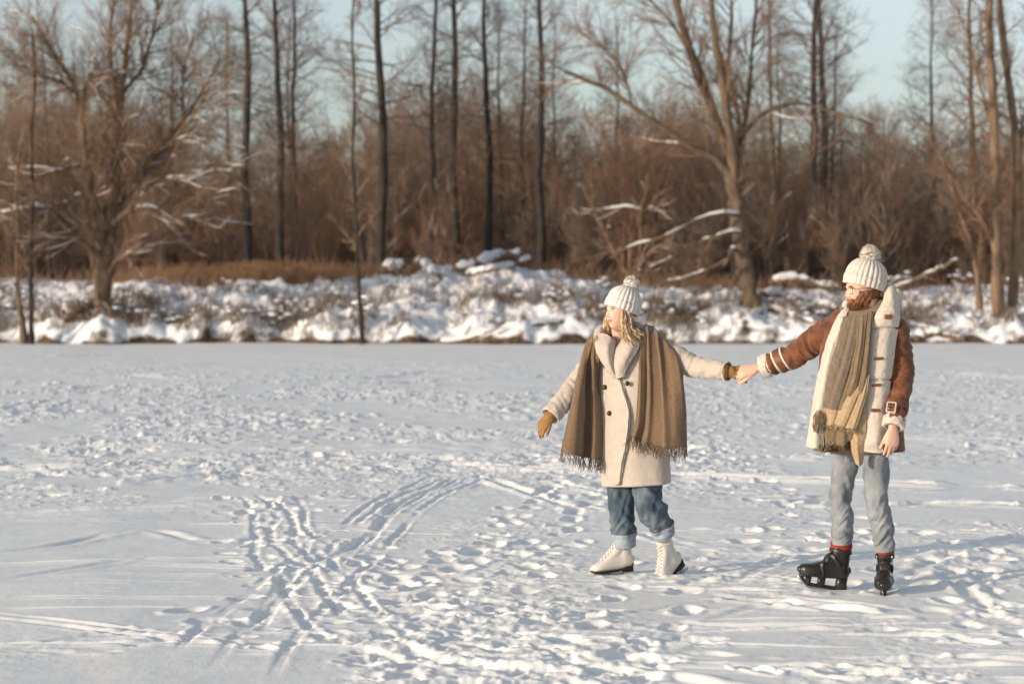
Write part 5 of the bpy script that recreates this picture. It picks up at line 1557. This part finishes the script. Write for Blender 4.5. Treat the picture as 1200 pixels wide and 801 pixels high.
for s1, s2, l1, l2 in ((1, 0, .004, .033), (-1, 0, .004, .033), (0, 1, .027, .004), (0, -1, .027, .004)):
    sq.add(*rbox(c + a1 * s1 * .024 + a2 * s2 * .030, a1 * l1, a2 * l2, nn * .004, n=8, k=16))
part('strap_frame', sq, M_SHEAR, strap_)
bk = Buf()
for s1, s2, l1, l2 in ((1, 0, .002, .011), (-1, 0, .002, .011), (0, 1, .013, .002), (0, -1, .013, .002)):
    bk.add(*rbox(c + nn * .004 + a1 * s1 * .013 + a2 * s2 * .010, a1 * l1, a2 * l2, nn * .003, n=8, k=14))
part('buckle', bk, M_BUCKLE, strap_)
# fleece fronts
pk = Buf()
seam = lambda U: -.018 * (np.exp(-((U - .330) / .007) ** 2) + np.exp(-((U - .625) / .007) ** 2))
v, f, g, n_ = sheet([[P(1037, 337, 13.70), P(1042, 334, 13.69), P(1047, 334, 13.70), P(1051, 338, 13.73)],
                     [P(1035, 350, 13.66), P(1041, 348, 13.62), P(1048, 349, 13.62), P(1054, 354, 13.67)],
                     [P(1026, 368, 13.58), P(1035, 366, 13.55), P(1046, 367, 13.555), P(1055, 369, 13.60)],
                     [DM(1021, 385, .040), DM(1031, 385, .046), DM(1042, 385, .044), P(1053, 385, 13.60)],
                     [DM(1019, 402, .040), DM(1029, 402, .048), DM(1040, 402, .046), P(1050, 402, 13.585)],
                     [DM(1018, 430, .042), DM(1027, 430, .048), DM(1037, 430, .046), P(1046.5, 430, 13.57)],
                     [DM(1016, 455, .042), DM(1025, 455, .048), DM(1034, 455, .046), P(1042.5, 455, 13.56)],
                     [DM(1015, 490, .042), DM(1023, 490, .048), DM(1031, 490, .046), P(1039, 490, 13.55)],
                     [DM(1013, 515, .042), DM(1020, 515, .048), DM(1028, 515, .046), P(1036, 515, 13.54)],
                     [P(1012, 529, 13.545), P(1019, 530, 13.535), P(1027, 530.5, 13.53), P(1034, 530, 13.535)]], 150, 44, .028,
                    lambda U, V, g: .0018 * fbm3(g * 60, 2) + .004 * fbm3(g * 11, 2) + seam(U))
pk.add(v, f); pl = part('fleece_front', pk, M_SHEAR, jacket)
tabs = [(1041, 371, 4.6, 3.0, 0), (1029.5, 420, 5.2, 1.7, -.12), (1027, 451, 5.2, 1.7, -.1), (1026, 480.5, 5.4, 2.0, 0)]
bp_ = bvh_of([pk])
for px, py, hw_, hh, tl in tabs:
    c = drape(bp_, px, py, .004, 13.55); nr = unit(V3(0, 0, CAM_H) - c + mf * 10)
    a1 = unit(np.cross(nr, (0, 0, 1))); a2 = np.cross(a1, nr); a1, a2 = a1 * math.cos(tl) + a2 * math.sin(tl), a2 * math.cos(tl) - a1 * math.sin(tl)
    part('leather_tab', Buf().add(*rbox(c, a1 * hw_ * .00485, a2 * hh * .00485, nr * .006, n=10, k=20)), M_LEATHER, pl)
pk = Buf()
v, f, g, n_ = sheet([[P(988, 362, 13.72), P(991, 361, 13.70), P(995, 362, 13.69)],
                     [P(981, 371, 13.69), P(986, 371, 13.63), P(991, 371, 13.62)],
                     [P(973, 388, 13.69), P(980, 387, 13.61), P(987, 386, 13.60)],
                     [P(965, 412, 13.70), P(971, 412, 13.61), P(978, 412, 13.60)],
                     [P(957, 445, 13.70), P(964, 446, 13.61), P(972, 446, 13.61)],
                     [P(951, 480, 13.69), P(958, 481, 13.60), P(967, 482, 13.61)],
                     [P(947, 508, 13.68), P(955, 510, 13.59), P(965, 510, 13.61)],
                     [P(945, 523, 13.67), P(954, 525, 13.59), P(966, 525, 13.61)]], 120, 36, .035, lambda U, V, g: .0018 * fbm3(g * 60, 2) + .004 * fbm3(g * 11, 2))
pk.add(v, f); part('fleece_front', pk, M_SHEAR, jacket)
cl = Buf().add(*loft(tube([P(1047, 344, 13.70), P(1046, 350, 13.80), P(1036, 352, 13.87), P(1020, 353, 13.89), P(1004, 354, 13.85), P(992, 358, 13.74)], [.030, .042, .045, .045, .042, .028], [.045, .055, .06, .06, .05, .03], side=(0, 1, 0), n=50, k=28, round_ends=(True, True), disp=lambda th, s, p: .005 * fbm3(p * 45, 2))))
part('fleece_collar', cl, M_SHEAR, jacket)
# big scarf
sc = Buf(); frs = []
# neck wrap
for cy, r_, m_i, ph in ((368, .036, 1, 0), (361, .030, 2, 2.)):
    th = np.linspace(.0, 2 * np.pi, 15)
    cpos = P(1013, cy, 13.735)
    path = cpos + np.stack([.112 * np.cos(th), .108 * np.sin(th), - .006 + .008 * np.sin(th * 2 + ph) + .030 * np.sin(th) + .026 * np.cos(th)], 1)
    sc.add(*loft(tube(path, [r_] * 15, [r_ * 1.25] * 15, side=(0, 0, 1), n=90, k=28, disp=lambda t_, s, p: .006 * np.sin(t_ * 4 + s * 9 + ph) + .004 * fbm3(p * 18, 2)), False, False), mat=m_i)
def S(rows, m_i, fold, nu=110, nv=60, fr_seed=None, thick=.009, L=(.012, .03)):
    v, f, g, n_ = sheet(rows, nu, nv, thick, fold)
    sc.add(v, f, m_i)
    if fr_seed is not None:
        frs.append((fringe(g[-1], per=1.3, seed=fr_seed, L=L, r=.0016, jit=.5), m_i))
    return g
O = .062
S([[DM(985, 371, O), DM(990, 371, O), DM(996, 372, O)], [DM(981, 384, .05), DM(986, 384, O), DM(991, 384, O)], [DM(975, 412, .045), DM(980, 412, .055), DM(985, 412, O)],
   [DM(966, 445, .045), DM(972, 445, .055), DM(978, 445, O)], [DM(959, 470, .05), DM(965, 470, .055), DM(972, 470, O)], [DM(955, 490, .05), DM(962, 490, .055), DM(970, 490, O)], [DM(954, 512, .05), DM(961, 514, .055), DM(970, 515, O)]], 3, ridges([(.3, .3, .2, 0.0048)]), 100, 30)
S([[DM(990, 370, .06), DM(997, 371, .065), DM(1005, 371, .065), DM(1012, 370, .06)],
   [DM(986, 382, .066), DM(994, 383, .08), DM(1003, 383, .085), DM(1011, 382, .075)],
   [DM(981, 400, .068), DM(990, 400, .085), DM(1000, 400, .09), DM(1010, 400, .08)],
   [DM(973, 428, .068), DM(983, 428, .085), DM(994, 429, .09), DM(1004, 429, .08)],
   [DM(964, 455, .07), DM(974, 456, .085), DM(985, 457, .09), DM(996, 457, .08)],
   [DM(958, 478, .07), DM(968, 480, .085), DM(978, 482, .09), DM(988, 483, .08)]], 0, ridges([(.18, .12, .10, 0.0096), (.42, .36, .06, -0.0096), (.60, .52, .08, 0.0084), (.85, .78, .05, -0.0084)], .3), 110, 60)
S([[DM(958, 476, .075), DM(968, 478, .09), DM(978, 480, .095), DM(988, 481, .085)],
   [DM(955, 486, .08), DM(966, 488, .095), DM(976, 490, .10), DM(986, 490, .09)],
   [DM(954, 498, .08), DM(964, 496, .10), DM(974, 499, .10), DM(982, 500, .09)]], 4, ridges([(.12, .10, .10, 0.0132), (.36, .30, .07, -0.0120), (.55, .6, .08, 0.0120), (.8, .8, .07, -0.0096)], .9), 40, 60, 1)
S([[DM(1003, 371, .07), DM(1010, 370, .075), DM(1018, 367, .075), DM(1024, 364, .07)],
   [DM(1004, 386, .09), DM(1010, 386, .10), DM(1016, 385, .095), DM(1022, 384, .08)],
   [DM(1001, 410, .09), DM(1008, 411, .105), DM(1014, 411, .10), DM(1020, 411, .08)],
   [DM(995, 438, .09), DM(1003, 440, .105), DM(1010, 440, .10), DM(1018, 438, .08)],
   [DM(988, 462, .09), DM(996, 464, .105), DM(1005, 463, .10), DM(1016, 455, .08)]], 1, ridges([(.15, .15, .06, -0.0084), (.38, .3, .09, 0.0132), (.66, .55, .04, -0.0132), (.86, .8, .08, 0.0096)], .3), 110, 60)
S([[DM(1000, 455, .075), DM(1007, 452, .09), DM(1013, 446, .09), DM(1019, 438, .085)],
   [DM(991, 468, .09), DM(999, 468, .11), DM(1007, 466, .105), DM(1016, 460, .09)],
   [DM(983, 485, .09), DM(991, 487, .115), DM(1000, 486, .11), DM(1010, 480, .095)],
   [DM(976, 496, .09), DM(985, 500, .115), DM(994, 502, .115), DM(1003, 502, .10)]], 4, ridges([(.3, .25, .12, 0.0108), (.6, .55, .06, -0.0108), (.85, .85, .08, 0.0072)], .5), 70, 56, 2)
S([[DM(955, 488, .05), DM(968, 490, .065), DM(985, 490, .065), DM(1001, 492, .055)],
   [DM(953, 503, .05), DM(967, 506, .07), DM(984, 506, .07), DM(1002, 505, .055)],
   [DM(954, 516, .05), DM(967, 520, .06), DM(984, 519, .06), DM(1000, 514, .05)],
   [P(956, 522, 13.60), P(968, 524, 13.58), P(983, 521, 13.57), P(996, 516, 13.57)]], 1, ridges([(.1, .14, .05, 0.0120), (.25, .27, .05, -0.0180), (.42, .40, .06, 0.0150), (.58, .55, .05, -0.0180), (.75, .78, .07, 0.0150)], .8), 60, 80, 3)
S([[DM(1004, 440, .05), DM(1009, 440, .055), DM(1014, 440, .055), DM(1018, 440, .05)],
   [DM(1000, 480, .05), DM(1006, 480, .06), DM(1011, 480, .06), DM(1016, 480, .05)],
   [DM(997, 510, .05), DM(1003, 511, .06), DM(1009, 511, .06), DM(1014, 510, .05)],
   [P(998, 528, 13.55), P(1003, 530, 13.54), P(1008, 530, 13.54), P(1013, 528, 13.55)],
   [P(1003, 543, 13.56), P(1006, 545, 13.55), P(1008, 546, 13.55), P(1011, 543, 13.56)]], 5, ridges([(.4, .5, .12, 0.0084)]), 90, 40)
scarf_m = part('scarf', sc, [M_SC_GREY, M_SC_TAUPE, M_SC_TAUPE, M_SC_DARK, M_SC_TAN, M_SC_TAN], man)
for q, k_ in frs: part('fringe', q, M_SC_TAN if k_ >= 4 else M_SC_TAUPE, scarf_m)
# jeans
tb = Buf()
tb.add(*loft(tube([P(1006, 480, 13.75), P(1006, 500, 13.75), P(1007, 512, 13.75)], [.165, .17, .12], [.12, .12, .09], side=ms, n=14, k=30, round_ends=(True, True))))
tb.add(*loft(tube([P(989, 505, 13.80), P(990, 541, 13.79), P(985, 580, 13.76), P(987, 606, 13.77)] + [P(986.5, 625, 13.78), P(986, 636.5, 13.785)], [.092, .081, .063, .062, .059, .060], [.095, .086, .069, .066, .066, .070], side=ms, n=110, k=60, disp=wrinkle(4, .006, 13, 1.3, .012))))
tb.add(*loft(tube([P(1024, 505, 13.70), P(1027, 541, 13.69), P(1026, 583, 13.66), P(1032, 608, 13.68)] + [P(1035.5, 631, 13.69), P(1036.5, 643.5, 13.70)], [.09, .078, .066, .063, .060, .060], [.095, .085, .071, .066, .066, .070], side=ms, n=110, k=60, disp=wrinkle(9, .006, 13, 1.3, .012))))
part('jeans', tb, M_JEAN_M, man)
# skates
toe = unit(V3(-.955, -.26, .17)); upv = unit(V3(.17, 0, 1)); Mx = foot_M(toe, upv, (0, 0, 0))
ank = P(986, 642, 13.78); off = np.array(Mx.to_3x3()) @ np.array([-.020, 0, .262])
p0 = ank - off; p0[2] = -.008
hockey_skate(man, foot_M(toe, upv, p0), 1.0, 'black rental skate seen from the side, its steel blade raised at the toe')
toe = unit(V3(-.20, -.975, -.02)); upv = V3(0, 0, 1); Mx = foot_M(toe, upv, (0, 0, 0))
ank = P(1037, 648, 13.70); off = np.array(Mx.to_3x3()) @ np.array([-.020, 0, .262])
p0 = ank - off; p0[2] = -.035
hockey_skate(man, foot_M(toe, upv, p0), 1.0, 'black rental skate seen head on, pointing at the viewer')
